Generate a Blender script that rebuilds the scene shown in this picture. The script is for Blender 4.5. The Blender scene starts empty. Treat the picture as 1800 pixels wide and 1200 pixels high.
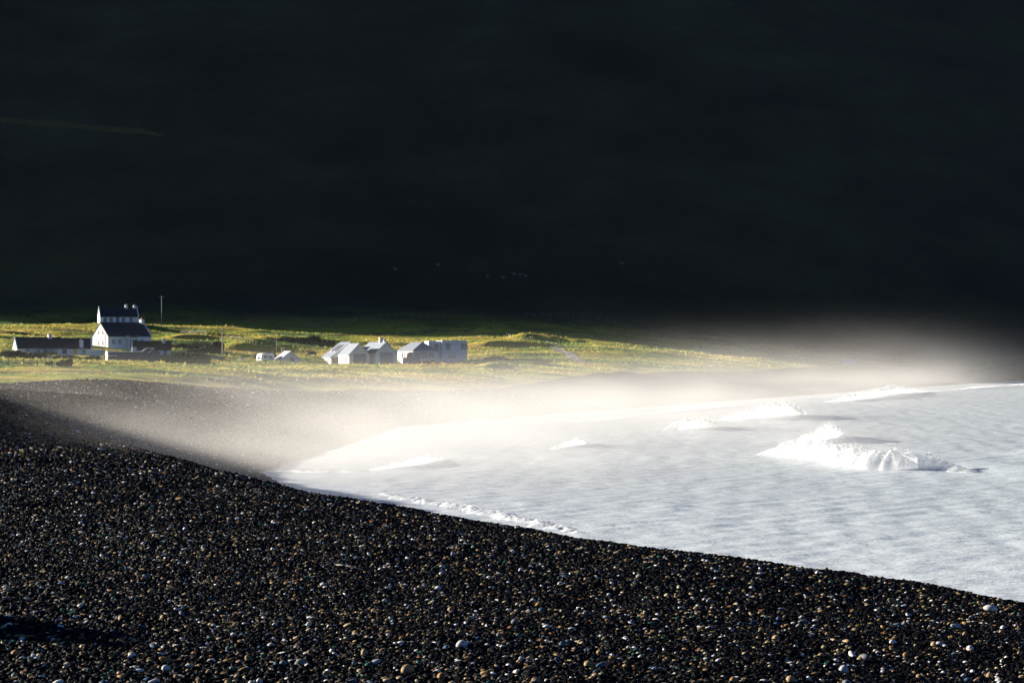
import bpy, bmesh, math, random
import numpy as np
from mathutils import Vector, Matrix
R = math.radians
rng = np.random.default_rng(7)
random.seed(7)
scene = bpy.context.scene
COL = scene.collection

# ------------------------------------------------------------------ camera
EYE, FPX, HZ = 8.0, 4060.0, 620.0
cam = bpy.data.objects.new('camera', bpy.data.cameras.new('camera'))
COL.objects.link(cam)
cam.location = (0, 0, EYE)
cam.rotation_euler = (R(90), 0, 0)
cam.data.sensor_width = 36.0
cam.data.lens = FPX / 1800 * 36.0
cam.data.shift_y = 20.0 / 1800
cam.data.clip_start = 0.5
cam.data.clip_end = 12000
scene.camera = cam

# ------------------------------------------------------------------ sky, sun, exposure
SUN_EL, SUN_BEHIND = R(12), R(28)          # low sun, on the left and a little behind the scene
sd = Vector((-math.cos(SUN_BEHIND) * math.cos(SUN_EL), math.sin(SUN_BEHIND) * math.cos(SUN_EL), math.sin(SUN_EL)))
w = bpy.data.worlds.new('World'); scene.world = w; w.use_nodes = True
nt = w.node_tree
sky = nt.nodes.new('ShaderNodeTexSky'); sky.sky_type = 'NISHITA'; sky.sun_disc = False
sky.sun_elevation = SUN_EL
sky.sun_rotation = math.atan2(sd.x, sd.y)
sky.altitude = 3000; sky.air_density = 0.42; sky.dust_density = 0.0; sky.ozone_density = 4.5
bg = nt.nodes['Background']; bg.inputs['Strength'].default_value = 0.05
nt.links.new(sky.outputs[0], bg.inputs[0])
sl = bpy.data.lights.new('sun', 'SUN'); sl.energy = 5.0; sl.angle = R(0.5); sl.color = (1.0, 0.91, 0.79)
so = bpy.data.objects.new('sun', sl); COL.objects.link(so)
so.rotation_euler = sd.to_track_quat('Z', 'Y').to_euler()
scene.view_settings.view_transform = 'Standard'; scene.view_settings.look = 'None'
scene.view_settings.exposure = 1.75; scene.view_settings.gamma = 1
scene.view_settings.use_curve_mapping = False
scene.cycles.volume_step_rate = 1.0
scene.cycles.volume_max_steps = 128
scene.cycles.volume_bounces = 1
scene.cycles.max_bounces = 6

# ------------------------------------------------------------------ helpers
def P(px, py, Y):
    return Vector(((px - 900) / FPX * Y, Y, EYE - (py - HZ) / FPX * Y))

def ysea(py, z=0.0):
    return (EYE - z) * FPX / (py - HZ)

def tag(o, label=None, cat=None, group=None, kind=None):
    if label: o['label'] = label
    if cat: o['category'] = cat
    if group: o['group'] = group
    if kind: o['kind'] = kind
    return o

def empty(name, loc, rz=0.0):
    o = bpy.data.objects.new(name, None); COL.objects.link(o)
    o.location = loc; o.rotation_euler = (0, 0, rz); o.empty_display_size = 0.5
    return o

def mesh_np(name, verts, faces, mat, smooth=True, parent=None, attrs=None):
    me = bpy.data.meshes.new(name)
    verts = np.asarray(verts, np.float32); faces = np.asarray(faces, np.int32)
    n, k = faces.shape
    me.vertices.add(len(verts)); me.vertices.foreach_set('co', verts.ravel())
    me.loops.add(n * k); me.loops.foreach_set('vertex_index', faces.ravel())
    me.polygons.add(n)
    me.polygons.foreach_set('loop_start', np.arange(0, n * k, k, dtype=np.int32))
    me.polygons.foreach_set('loop_total', np.full(n, k, np.int32))
    me.polygons.foreach_set('use_smooth', np.full(n, smooth))
    me.update(calc_edges=True); me.validate()
    for an, av in (attrs or {}).items():
        a = me.attributes.new(an, 'FLOAT', 'POINT'); a.data.foreach_set('value', np.asarray(av, np.float32).ravel())
    if mat: me.materials.append(mat)
    o = bpy.data.objects.new(name, me); COL.objects.link(o)
    if parent: o.parent = parent
    return o

def grid_faces(nr, nc):
    i = np.arange(nr - 1)[:, None] * nc + np.arange(nc - 1)[None, :]
    return np.stack([i, i + 1, i + nc + 1, i + nc], -1).reshape(-1, 4)

class MB:
    """collects boxes and polygons into ONE mesh object"""
    def __init__(s): s.bm = bmesh.new()
    def box(s, x0, x1, y0, y1, z0, z1):
        v = [s.bm.verts.new((x, y, z)) for z in (z0, z1) for x, y in ((x0, y0), (x1, y0), (x1, y1), (x0, y1))]
        for f in ((3, 2, 1, 0), (4, 5, 6, 7), (0, 1, 5, 4), (1, 2, 6, 5), (2, 3, 7, 6), (3, 0, 4, 7)):
            s.bm.faces.new([v[i] for i in f])
        return s
    def prism(s, poly, vec):
        """polygon (list of 3D points) swept along vec"""
        a = [s.bm.verts.new(p) for p in poly]
        b = [s.bm.verts.new(Vector(p) + Vector(vec)) for p in poly]
        s.bm.faces.new(a[::-1]); s.bm.faces.new(b)
        n = len(a)
        for i in range(n): s.bm.faces.new((a[i], a[(i + 1) % n], b[(i + 1) % n], b[i]))
        return s
    def poly(s, pts):
        s.bm.faces.new([s.bm.verts.new(p) for p in pts]); return s
    def tube(s, a, b, r0, r1=None, n=8):
        a, b = Vector(a), Vector(b); r1 = r0 if r1 is None else r1
        d = (b - a).normalized(); u = d.orthogonal().normalized(); v = d.cross(u)
        ra = [s.bm.verts.new(a + r0 * (math.cos(t) * u + math.sin(t) * v)) for t in [2 * math.pi * i / n for i in range(n)]]
        rb = [s.bm.verts.new(b + r1 * (math.cos(t) * u + math.sin(t) * v)) for t in [2 * math.pi * i / n for i in range(n)]]
        for i in range(n): s.bm.faces.new((ra[i], ra[(i + 1) % n], rb[(i + 1) % n], rb[i]))
        s.bm.faces.new(ra[::-1]); s.bm.faces.new(rb)
        return s
    def build(s, name, mat, parent=None, smooth=False):
        bmesh.ops.recalc_face_normals(s.bm, faces=s.bm.faces)
        me = bpy.data.meshes.new(name); s.bm.to_mesh(me); s.bm.free()
        if smooth:
            for p in me.polygons: p.use_smooth = True
        me.materials.append(mat)
        o = bpy.data.objects.new(name, me); COL.objects.link(o)
        if parent: o.parent = parent
        return o

def copy_tree(o, parent=None):
    c = o.copy(); COL.objects.link(c)
    if parent: c.parent = parent
    for ch in list(o.children): copy_tree(ch, c)
    return c

# numpy noise
def _hash(ix, iy, seed):
    h = (ix.astype(np.int64) * 374761393 + iy.astype(np.int64) * 668265263 + seed * 1442695041) & 0x7fffffff
    h = ((h ^ (h >> 13)) * 1274126177) & 0x7fffffff
    return ((h ^ (h >> 16)) & 0xffff) / 65535.0
def vnoise(x, y, seed=0):
    ix, iy = np.floor(x), np.floor(y); fx, fy = x - ix, y - iy
    fx = fx * fx * fx * (fx * (fx * 6 - 15) + 10); fy = fy * fy * fy * (fy * (fy * 6 - 15) + 10)
    a, b = _hash(ix, iy, seed), _hash(ix + 1, iy, seed)
    c, d = _hash(ix, iy + 1, seed), _hash(ix + 1, iy + 1, seed)
    return (a + (b - a) * fx) * (1 - fy) + (c + (d - c) * fx) * fy
def fbm(x, y, seed=0, octv=4, gain=0.5):
    s, a, t = 0, 1, 0
    for i in range(octv):
        s = s + a * vnoise(x * 2 ** i, y * 2 ** i, seed + i * 17); t += a; a *= gain
    return s / t                                     # 0..1
def sstep(a, b, x):
    t = np.clip((x - a) / (b - a), 0, 1); return t * t * (3 - 2 * t)

# ------------------------------------------------------------------ materials
def new_mat(name):
    m = bpy.data.materials.new(name); m.use_nodes = True
    return m, m.node_tree, m.node_tree.nodes['Principled BSDF']
def nd(t, kind, **kw):
    n = t.nodes.new(kind)
    for k, v in kw.items():
        if k in n.inputs: n.inputs[k].default_value = v
        else: setattr(n, k, v)
    return n
def mth(t, op, a, b=None, c=None, clamp=False):
    n = t.nodes.new('ShaderNodeMath'); n.operation = op; n.use_clamp = clamp
    for i, v in enumerate((a, b, c)):
        if v is None: continue
        if isinstance(v, (int, float)): n.inputs[i].default_value = v
        else: t.links.new(v, n.inputs[i])
    return n.outputs[0]
def ramp(t, fac, stops, interp='LINEAR'):
    n = t.nodes.new('ShaderNodeValToRGB'); n.color_ramp.interpolation = interp
    el = n.color_ramp.elements
    while len(el) < len(stops): el.new(0.5)
    for e, (p, c) in zip(el, stops): e.position = p; e.color = (*c, 1) if len(c) == 3 else c
    t.links.new(fac, n.inputs[0]); return n.outputs[0]
def mix(t, fac, a, b):
    n = t.nodes.new('ShaderNodeMix'); n.data_type = 'RGBA'
    for s, v in ((n.inputs[0], fac), (n.inputs[6], a), (n.inputs[7], b)):
        if isinstance(v, (int, float)): s.default_value = v
        elif isinstance(v, tuple): s.default_value = (*v, 1)
        else: t.links.new(v, s)
    return n.outputs[2]
def noise(t, scale, detail=4, vec=None, sx=1, sy=1, sz=1, rough=0.55):
    if vec is None: vec = t.nodes.new('ShaderNodeTexCoord').outputs['Object']
    if (sx, sy, sz) != (1, 1, 1):
        mp = t.nodes.new('ShaderNodeMapping'); mp.inputs['Scale'].default_value = (sx, sy, sz)
        t.links.new(vec, mp.inputs[0]); vec = mp.outputs[0]
    n = nd(t, 'ShaderNodeTexNoise', Scale=scale, Detail=detail, Roughness=rough)
    t.links.new(vec, n.inputs['Vector']); return n.outputs[0]
def attr(t, name):
    n = t.nodes.new('ShaderNodeAttribute'); n.attribute_name = name; return n.outputs['Fac']
def bump(t, bsdf, h, strength=0.5, dist=0.1):
    n = nd(t, 'ShaderNodeBump', Strength=strength, Distance=dist)
    t.links.new(h, n.inputs['Height']); t.links.new(n.outputs[0], bsdf.inputs['Normal'])

def plain_mat(name, col, rough=0.8, var=0.25, scale=2.0, spec=0.3, bmp=0.15):
    m, t, b = new_mat(name)
    n = noise(t, scale, 5)
    lo = tuple(c * (1 - var) for c in col); hi = tuple(min(1, c * (1 + var)) for c in col)
    t.links.new(ramp(t, n, [(0.3, lo), (0.7, hi)]), b.inputs['Base Color'])
    b.inputs['Roughness'].default_value = rough; b.inputs['Specular IOR Level'].default_value = spec
    if bmp: bump(t, b, noise(t, scale * 6, 3), bmp, 0.05)
    return m

M = {}
M['whitewash'] = plain_mat('whitewash', (0.66, 0.66, 0.645), 0.9, 0.05, 0.8)
M['slate'] = plain_mat('slate', (0.035, 0.037, 0.042), 0.75, 0.35, 3.0, 0.2)
M['grey_slate'] = plain_mat('grey_slate', (0.17, 0.20, 0.24), 0.6, 0.12, 2.0, 0.4)
M['rust_tile'] = plain_mat('rust_tile', (0.055, 0.038, 0.034), 0.9, 0.3, 3.0, 0.2)
M['stone'] = plain_mat('stone', (0.24, 0.22, 0.19), 0.95, 0.4, 3.0, 0.2, 0.5)
M['grey_render'] = plain_mat('grey_render', (0.13, 0.14, 0.15), 0.95, 0.2, 1.5, 0.2)
M['frame'] = plain_mat('window_frame', (0.62, 0.62, 0.6), 0.5, 0.05, 2, 0.4, 0)
M['darkframe'] = plain_mat('dark_frame', (0.10, 0.11, 0.12), 0.5, 0.1, 2, 0.4, 0)
M['door'] = plain_mat('door_paint', (0.16, 0.17, 0.17), 0.5, 0.1, 3, 0.4, 0)
M['yellow'] = plain_mat('yellow_paint', (0.55, 0.42, 0.07), 0.5, 0.08, 3, 0.4, 0)
M['timber'] = plain_mat('timber', (0.20, 0.16, 0.11), 0.9, 0.3, 8, 0.2)
M['post'] = plain_mat('weathered_post', (0.42, 0.38, 0.30), 0.9, 0.25, 8, 0.2)
M['darkpost'] = plain_mat('dark_post', (0.07, 0.06, 0.045), 0.9, 0.25, 8, 0.2)
M['lintel'] = plain_mat('lintel', (0.55, 0.34, 0.16), 0.8, 0.2, 3, 0.2)
M['terracotta'] = plain_mat('chimney_pot', (0.45, 0.22, 0.13), 0.8, 0.2, 5, 0.2)
M['zinc'] = plain_mat('zinc', (0.50, 0.52, 0.55), 0.4, 0.08, 3, 0.5)
M['caravan'] = plain_mat('caravan_paint', (0.80, 0.80, 0.78), 0.35, 0.04, 2, 0.5, 0)
M['rubber'] = plain_mat('rubber', (0.03, 0.03, 0.03), 0.8, 0.1, 5, 0.3, 0)
M['wire'] = plain_mat('wire', (0.25, 0.25, 0.25), 0.5, 0.1, 5, 0.4, 0)
M['earth'] = plain_mat('orange_earth', (0.42, 0.20, 0.06), 0.95, 0.35, 2, 0.1, 0.4)
M['palestone'] = plain_mat('pale_stone', (0.62, 0.55, 0.52), 0.9, 0.25, 2, 0.2, 0.4)
def glass_mat():
    m, t, b = new_mat('window_glass')
    b.inputs['Base Color'].default_value = (0.03, 0.035, 0.04, 1); b.inputs['Roughness'].default_value = 0.08
    b.inputs['Specular IOR Level'].default_value = 0.6
    bump(t, b, noise(t, 1.2, 2), 0.08, 0.05)
    return m
M['glass'] = glass_mat()

# ------------------------------------------------------------------ terrain function
WATER = np.array([(26, -80), (24, 0), (21, 40), (17, 52), (12, 62), (6, 74), (0, 88), (-6, 105), (-12, 130), (-17, 155), (-15.5, 180),
                  (-12, 250), (8, 310), (27, 361), (66, 464), (108, 572), (150, 677), (215, 740), (330, 800), (600, 850), (3500, 1100)], float)
ANCH = [  # px, py, distance : pixels of the photograph with an estimated distance give points of the land
    (0, 1200, 29), (450, 1200, 29), (900, 1200, 29), (1800, 1200, 29), (900, 1060, 41), (1400, 1060, 41),
    (0, 900, 58), (300, 900, 60), (0, 800, 90), (150, 800, 92), (0, 720, 150),
    (1800, 1045, 43), (1480, 985, 50), (1200, 958, 54.5), (940, 930, 59), (770, 902, 65), (600, 875, 72), (430, 840, 83),
    (330, 800, 101.5), (240, 760, 130), (130, 700, 200), (60, 690, 195),
    (0, 675, 221), (150, 668, 232), (400, 662, 262), (700, 662, 300), (850, 668, 330), (1000, 662, 400), (1150, 656, 480),
    (1350, 652, 560), (1500, 646, 640), (1800, 643, 720),
    (0, 655, 262), (150, 652, 280), (0, 640, 340), (100, 636, 390), (250, 646, 360), (0, 612, 500), (100, 623, 478), (60, 596, 560),
    (190, 612, 540), (120, 590, 600), (200, 568, 640), (100, 574, 660), (0, 570, 670), (230, 638, 440), (285, 630, 480),
    (330, 650, 340), (380, 632, 490), (470, 639, 500), (510, 642, 500), (600, 642, 540), (700, 642, 540), (780, 637, 555),
    (380, 606, 580), (450, 600, 590), (550, 600, 620), (330, 583, 640), (450, 580, 650), (650, 588, 660), (700, 576, 690), (850, 590, 650),
    (900, 612, 590), (1000, 600, 640), (1000, 576, 710), (1100, 632, 560), (1050, 645, 500), (1200, 615, 620), (1250, 597, 680),
    (1400, 600, 700), (1350, 635, 600), (1500, 612, 710), (1600, 628, 720), (1000, 652, 440), (850, 650, 420), (700, 652, 420), (500, 652, 380),
    (600, 565, 720), (300, 562, 720)]
AX = np.array([((px - 900) / FPX * Y, Y) for px, py, Y in ANCH] + [(-15, 0), (20, 0), (-60, 0), (-60, 60), (-120, 120), (-120, 250), (-220, 400), (-220, 650), (230, 740), (0, -60)], float)
AZ = np.array([EYE - (py - HZ) / FPX * Y for px, py, Y in ANCH] + [5.6, 4.5, 6.0, 4.6, 4.8, 6.0, 8.5, 17, 3.6, 6.5], float)
SC = 100.0
def _tps_fit(X, z, lam=0.0015):
    n = len(X); d = np.linalg.norm(X[:, None] - X[None], axis=-1) / SC
    K = np.where(d > 0, d * d * np.log(d + 1e-12), 0) + lam * np.eye(n)
    Q = np.c_[np.ones(n), X / SC]
    A = np.zeros((n + 3, n + 3)); A[:n, :n] = K; A[:n, n:] = Q; A[n:, :n] = Q.T
    return np.linalg.solve(A, np.r_[z, 0, 0, 0])
TW = _tps_fit(AX, AZ)
def tps(x, y):
    x = np.clip(x, -220, 230); y = np.clip(y, -60, 740)
    out = TW[-3] + TW[-2] * x / SC + TW[-1] * y / SC
    for i in range(len(AX)):
        d2 = ((x - AX[i, 0]) ** 2 + (y - AX[i, 1]) ** 2) / SC ** 2
        out = out + TW[i] * 0.5 * d2 * np.log(d2 + 1e-12)
    return out
def water_d(x, y):
    best = np.full(np.shape(x), 1e9)
    for (ax, ay), (bx, by) in zip(WATER[:-1], WATER[1:]):
        L2 = (bx - ax) ** 2 + (by - ay) ** 2
        t = np.clip(((x - ax) * (bx - ax) + (y - ay) * (by - ay)) / L2, 0, 1)
        best = np.minimum(best, np.hypot(x - ax - t * (bx - ax), y - ay - t * (by - ay)))
    inland = x < np.interp(y, WATER[:, 1], WATER[:, 0])
    return np.where(inland, best, -best)
GX = np.array([-400, -100, -49, -43, -32, -15, -4, 9.9, 29, 62, 95, 160, 240, 500]); GY = np.array([180, 208, 221, 232, 262, 298, 330, 400, 480, 560, 640, 722, 770, 830.])
def grass_edge(x): return np.interp(x, GX, GY)
HX = np.array([-900, -420, -300, -120, 0, 60, 110, 160, 260, 600]); HYT = np.array([1400, 860, 716, 706, 704, 708, 716, 728, 760, 860.])
def hill_toe(x): return np.interp(x, HX, HYT)
FIELD_BANKS = [(-300, 200, 312, .8, 2.2, 14), (0, 150, 398, .7, 2.0, 14), (860, 1110, 425, 1.5, 3.5, 40), (300, 372, 604, 1.2, 3.2, 14), (395, 458, 573, 1.5, 3, 12),
               (445, 585, 603, 1.5, 3.5, 14), (905, 1045, 640, 1.8, 5, 18), (1060, 1230, 592, 2.0, 4, 20), (1130, 1400, 655, 4.5, 11, 26), (620, 900, 668, 1.2, 3, 14), (830, 960, 600, 1.1, 3, 14)]
def terrain(x, y, full=False):
    x = np.asarray(x, float); y = np.asarray(y, float)
    base = tps(x, y)
    g = sstep(-4, 10, y - grass_edge(x))
    hd = y - hill_toe(x)
    # hummocky banks on the plain, long across the view
    bank = (fbm(x / 34, y / 11, 3, 4) - 0.5) * 2.5 + (fbm(x / 9, y / 4, 9, 3) - 0.5) * 0.55
    for px0, px1, Yb, hb, wb, Lb in FIELD_BANKS:
        px = 900 + x / np.maximum(y, 50) * FPX
        yb = Yb + (fbm(x / 14, x * 0 + Yb, 7, 3) - .5) * (6 + wb)
        base = base + hb * sstep(px0 - 25, px0 + 25, px) * (1 - sstep(px1 - 30, px1 + 30, px)) * sstep(-wb, 0, y - yb) * np.exp(-np.maximum(y - yb, 0) / Lb)
    base = base + g * bank * sstep(0, 60, y - grass_edge(x)) * (1 - sstep(-10, 60, hd)) + g * (fbm(x / 5, y / 3, 21, 3) - 0.5) * 0.25
    rise = 0.72 * (np.log1p(np.exp(np.clip(hd / 9, -30, 30))) * 9)
    rise = np.where(hd > 260, 0.72 * hd, rise)
    top = 265 + 60 * (fbm(x / 300, y / 300, 33, 3) - 0.5)
    rise = np.where(rise < top * .75, rise, top * .75 + top * .25 * np.tanh(np.maximum(rise - top * .75, 0) / (top * .25)))
    rise = rise + sstep(10, 150, hd) * ((fbm(x / 60, y / 90, 41, 4) - 0.5) * 5.0)
    d = water_d(x, y)
    slope = np.interp(y, [0, 110, 150, 200, 300, 460, 700], [0.42, 0.40, 0.26, 0.22, 0.15, 0.11, 0.11])
    prof = np.where(d > 0, slope * d, 0.10 * d) + np.where(d > 0, 0.22 * np.sin(d / 3.2 + fbm(x / 20, y / 20, 5) * 6) * sstep(3, 8, d), 0) * sstep(140, 200, y)
    prof = np.maximum(prof, -4.0)
    k = 0.55                                        # smooth minimum
    h = np.clip(0.5 + 0.5 * (base - prof) / k, 0, 1)
    z = base * (1 - h) + prof * h - k * h * (1 - h) + rise * sstep(-5, 25, d)
    near = (1 - sstep(140, 220, y))
    z = z + near * (fbm(x / 3.5, y / 3.5, 51, 3) - 0.5) * 0.22 * (d > 0.5) + near * (fbm(x / 16, y / 12, 55, 2) - 0.5) * 0.35 * sstep(4, 14, d)
    z = z - .36 * near * (1 - sstep(9, 24, d)) * sstep(0, 3, d)
    # unseen shingle bank outside the left edge, shaped so its shadow crosses the ridge
    z = z + 3.4 * np.exp(-(((x + 41) * .9 + (y - 128) * .12) / 7.5) ** 2 - ((y - 134) / 34) ** 2) * (.2 + 1.5 * fbm(x / 4, y / 4, 88, 4, .65)) + 3.2 * np.exp(-((x + 19.5) / 3.6) ** 2 - ((y - 41.5) / 4.0) ** 2) * (.3 + 1.2 * fbm(x / 2.2, y / 2.2, 90, 3))  # second, smaller unseen mound added to darken the near left corner
    if full: return z, g * (d > 1), sstep(-34, 4, hd + 14 * (fbm(x / 25, y / 15, 61, 3) - 0.5)), d
    return z
def tz(x, y): return float(terrain(np.array([x]), np.array([y]))[0])
def G(px, Y, dz=0.0):
    x = (px - 900) / FPX * Y
    return Vector((x, Y, tz(x, Y) + dz))

# ------------------------------------------------------------------ ground sheet and hillside
def axis(lo, hi, step, out_lo, out_hi, grow=1.25):
    a = list(np.arange(lo, hi + 1e-6, step))
    s = step
    while a[-1] < out_hi: s *= grow; a.append(a[-1] + s)
    s = step
    while a[0] > out_lo: s *= grow; a.insert(0, a[0] - s)
    return np.array(a)
gx = axis(-170, 175, 0.9, -3500, 3500)
gy = np.concatenate([axis(8, 300, 0.8, -80, 300)[:-1], np.arange(300, 770, 1.1), axis(770, 1000, 4, 770, 3500)])
gy = np.unique(gy)
XX, YY = np.meshgrid(gx, gy)
ZZ, GR, HL, DD = terrain(XX, YY, True)
V = np.stack([XX, YY, ZZ], -1).reshape(-1, 3)
F = grid_faces(len(gy), len(gx))

def land_material():
    m, t, b = new_mat('land')
    co = t.nodes.new('ShaderNodeTexCoord').outputs['Object']
    # shingle bed
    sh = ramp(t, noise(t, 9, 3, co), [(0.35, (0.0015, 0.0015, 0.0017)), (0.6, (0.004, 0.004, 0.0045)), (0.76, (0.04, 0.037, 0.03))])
    # pasture: green, yellowed and brown patches
    n1 = noise(t, 0.035, 5, co, 1, 2.6, 1); n2 = noise(t, 0.4, 4, co, 1, 1.6, 1); n3 = noise(t, 0.05, 4, co, 1, 3.5, 1)
    fac = mth(t, 'ADD', mth(t, 'MULTIPLY', n1, 0.65), mth(t, 'MULTIPLY', n2, 0.35))
    gr = ramp(t, fac, [(0.35, (0.03, 0.085, 0.010)), (0.44, (0.14, 0.23, 0.014)), (0.50, (0.40, 0.36, 0.02)), (0.60, (0.52, 0.35, 0.06))])
    gr = mix(t, ramp(t, n3, [(0.55, (0, 0, 0)), (0.66, (1, 1, 1))]), gr, (0.05, 0.085, 0.03))
    # heather hillside
    hn = noise(t, 0.02, 8, co, .8, 1, 1.6, 0.66)
    hl = ramp(t, hn, [(0.35, (0.028, 0.026, 0.015)), (0.52, (0.045, 0.040, 0.020)), (0.68, (0.070, 0.062, 0.028))])
    g = attr(t, 'pasture'); h = attr(t, 'heath')
    edge = mth(t, 'ADD', g, mth(t, 'MULTIPLY', mth(t, 'SUBTRACT', noise(t, 0.5, 4, co), 0.5), 0.9))
    gm = ramp(t, edge, [(0.46, (0, 0, 0)), (0.56, (1, 1, 1))])
    c = mix(t, gm, sh, gr); c = mix(t, h, c, hl)
    t.links.new(c, b.inputs['Base Color'])
    b.inputs['Roughness'].default_value = 0.9; b.inputs['Specular IOR Level'].default_value = 0.15
    bump(t, b, noise(t, 1.3, 6, co), 1.0, 0.5)
    return m
M['land'] = land_material()
is_hill = (YY - hill_toe(XX) > 0)[:-1, :-1].reshape(-1)
def sub_sheet(name, mask):
    f = F[mask]; ids, inv = np.unique(f, return_inverse=True)
    o = mesh_np(name, V[ids], inv.reshape(f.shape), M['land'], True, None,
                {'pasture': GR.reshape(-1)[ids], 'heath': HL.reshape(-1)[ids]})
    tag(o, kind='structure'); return o
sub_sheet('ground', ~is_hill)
sub_sheet('hills', is_hill)

# ------------------------------------------------------------------ sea
WAVES = []   # breakers: (path [(px,py_base,crest_height)], width, label)
def path_pts(pts):
    return [((px - 900) / FPX * ysea(py), ysea(py), h) for px, py, h in pts]
BREAK = [
    ('longest white breaker curling across the bay, thick with foam', [(1338, 800, .35), (1380, 803, 1.15), (1420, 808, 1.5), (1465, 818, 1.25), (1520, 827, 1.15), (1570, 829, 1.2), (1615, 828, 1.1), (1660, 830, .55), (1705, 834, .18)], 2.6),
    ('small peaked breaker standing just behind the longest white breaker', [(1400, 778, .5), (1425, 777, 1.1), (1452, 773, 1.25), (1478, 770, .5)], 2.2),
    ('broad tumbling breaker farther out with a thick white top', [(1268, 739, .4), (1305, 738, 1.3), (1345, 737, 1.9), (1378, 735, 1.7), (1400, 734, .5)], 5.0),
    ('low misty breaker nearest the far beach, left of the broad tumbling one', [(1168, 757, .3), (1195, 757, 1.2), (1220, 756, 1.35), (1246, 754, .4)], 4.0),
    ('long thin breaker running in along the far shingle shore', [(1452, 707, .3), (1480, 706, 1.0), (1530, 701, 1.6), (1565, 695, 1.7), (1620, 690, .5), (1660, 687, .2), (1710, 683, .7), (1760, 679, .3), (1830, 675, .8)], 5.0),
    ('tiny white crest in the middle of the bay', [(970, 790, .2), (990, 787, .55), (1012, 784, .75), (1030, 783, .25)], 1.6),
    ('low white wavelet rolling up to the misty beach', [(655, 827, .2), (690, 824, .5), (720, 820, .65), (745, 815, .6), (778, 808, .2)], 1.6),
    ('thin line of foam where the sea meets the misty beach', [(456, 831, .12), (490, 830, .22), (540, 829, .26), (600, 829, .2), (655, 828, .12)], 1.0),
    ('pale band of foam at the head of the bay under the mist', [(1005, 741, .15), (1060, 738, .4), (1100, 733, .1), (1150, 726, .15), (1190, 721, .7), (1250, 716, .5), (1290, 713, .15)], 4.0),
]
sx = axis(-26, 175, 0.42, -30, 3500, 1.3)
sy = np.unique(np.concatenate([axis(38, 130, 0.4, -80, 130, 1.4)[:-1], np.arange(130, 330, 0.5), np.arange(330, 800, 1.0), axis(800, 830, 6, 800, 3500)]))
SX, SY = np.meshgrid(sx, sy)
SZ = np.zeros_like(SX)
for i in range(26):
    lam = 0.9 * 1.16 ** i * (0.9 + 0.2 * rng.random())
    if lam > 34: break
    a = 0.0026 * lam ** (0.72 if lam < 3 else 0.05) * (1 if lam < 3 else 1.6)
    th = R(180) + rng.normal(0, 0.55)
    k = 2 * math.pi / lam
    ph = k * (SX * math.cos(th) + SY * math.sin(th)) + rng.random() * 6.28 + 2.5 * fbm(SX / (lam * 5), SY / (lam * 5), 70 + i, 2)
    env = 0.4 + 1.2 * fbm(SX / (lam * 4), SY / (lam * 4), 100 + i, 2)
    SZ += a * env * (np.sin(ph) + 0.25 * np.sin(2 * ph + 0.6))
# swell humps under and behind the breakers, and the unbroken shoulder of the big one
def ridge_add(pts, wid, amp_scale, shift=0.0):
    global SZ
    for (ax, ay, ah), (bx, by, bh) in zip(pts[:-1], pts[1:]):
        L2 = (bx - ax) ** 2 + (by - ay) ** 2 + 1e-9
        t = np.clip(((SX - ax) * (bx - ax) + (SY - ay) * (by - ay)) / L2, 0, 1)
        d = np.hypot(SX - ax - t * (bx - ax), SY - ay - t * (by - ay))
        HB[:] = np.maximum(HB, (ah + (bh - ah) * t) * amp_scale * np.exp(-(d / wid) ** 2))
HB = np.zeros_like(SX)
for lab, pts, wd in BREAK[:7]:
    pp = path_pts(pts); ridge_add([(x + wd * .9, y + wd * .5, h) for x, y, h in pp], wd * 1.2, 0.22)
shoulder = [(x, y, h) for x, y, h in path_pts([(1600, 824, .9), (1660, 826, 1.15), (1700, 829, 1.1), (1760, 836, .9), (1840, 846, .7), (2000, 862, .6)])]
ridge_add([(x + 3.5, y + 1.5, h) for x, y, h in shoulder[1:]], 4.5, 0.42)
ridge_add([(x + 16, y + 22, h * .55) for x, y, h in shoulder], 4, 1.0)
SZ += (fbm(SX / .8, SY / 1.6, 201, 4, .6) - .5) * .11 + (fbm(SX / 5, SY / 9, 205, 4) - .5) * .06
SZ += HB
SD = -water_d(SX, SY)
SZ *= sstep(-2, 5, SD) * 0.85 + 0.15
FO = np.clip(np.exp(-np.clip(SD, 0, None) / 26), 0, .85)
def water_material():
    m, t, b = new_mat('sea_water')
    co = t.nodes.new('ShaderNodeTexCoord').outputs['Object']
    fo = attr(t, 'surf'); hb = attr(t, 'hump')
    # drawn-out lace of foam on turbid grey-green water
    n1 = noise(t, 0.35, 7, co, 0.7, 1.0, 1, 0.66); n2 = noise(t, 2.6, 5, co, 0.6, 1.3, 1, 0.65)
    f = mth(t, 'ADD', mth(t, 'ADD', mth(t, 'MULTIPLY', n1, 0.35), mth(t, 'MULTIPLY', n2, 0.65)), mth(t, 'MULTIPLY', mth(t, 'ADD', mth(t, 'SUBTRACT', fo, 0.35), mth(t, 'MULTIPLY', hb, 0.06)), 0.34))
    fm = ramp(t, f, [(0.30, (0, 0, 0)), (0.72, (1, 1, 1))])
    c = mix(t, fm, (0.58, 0.665, 0.68), (0.70, 0.765, 0.79))
    t.links.new(c, b.inputs['Base Color'])
    b.inputs['Roughness'].default_value = 0.3; b.inputs['IOR'].default_value = 1.33
    b.inputs['Specular IOR Level'].default_value = 0.12
    h = mth(t, 'ADD', noise(t, 1.3, 6, co, 0.6, 1.3, 1), mth(t, 'MULTIPLY', noise(t, 6, 3, co, 0.7, 1.4, 1), 0.3))
    bump(t, b, h, 0.5, 0.18)
    return m
M['water'] = water_material()
keep = (SD > -6)
kf = (keep[:-1, :-1] | keep[1:, 1:]).reshape(-1)
SF = grid_faces(len(sy), len(sx))[kf]
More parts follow.
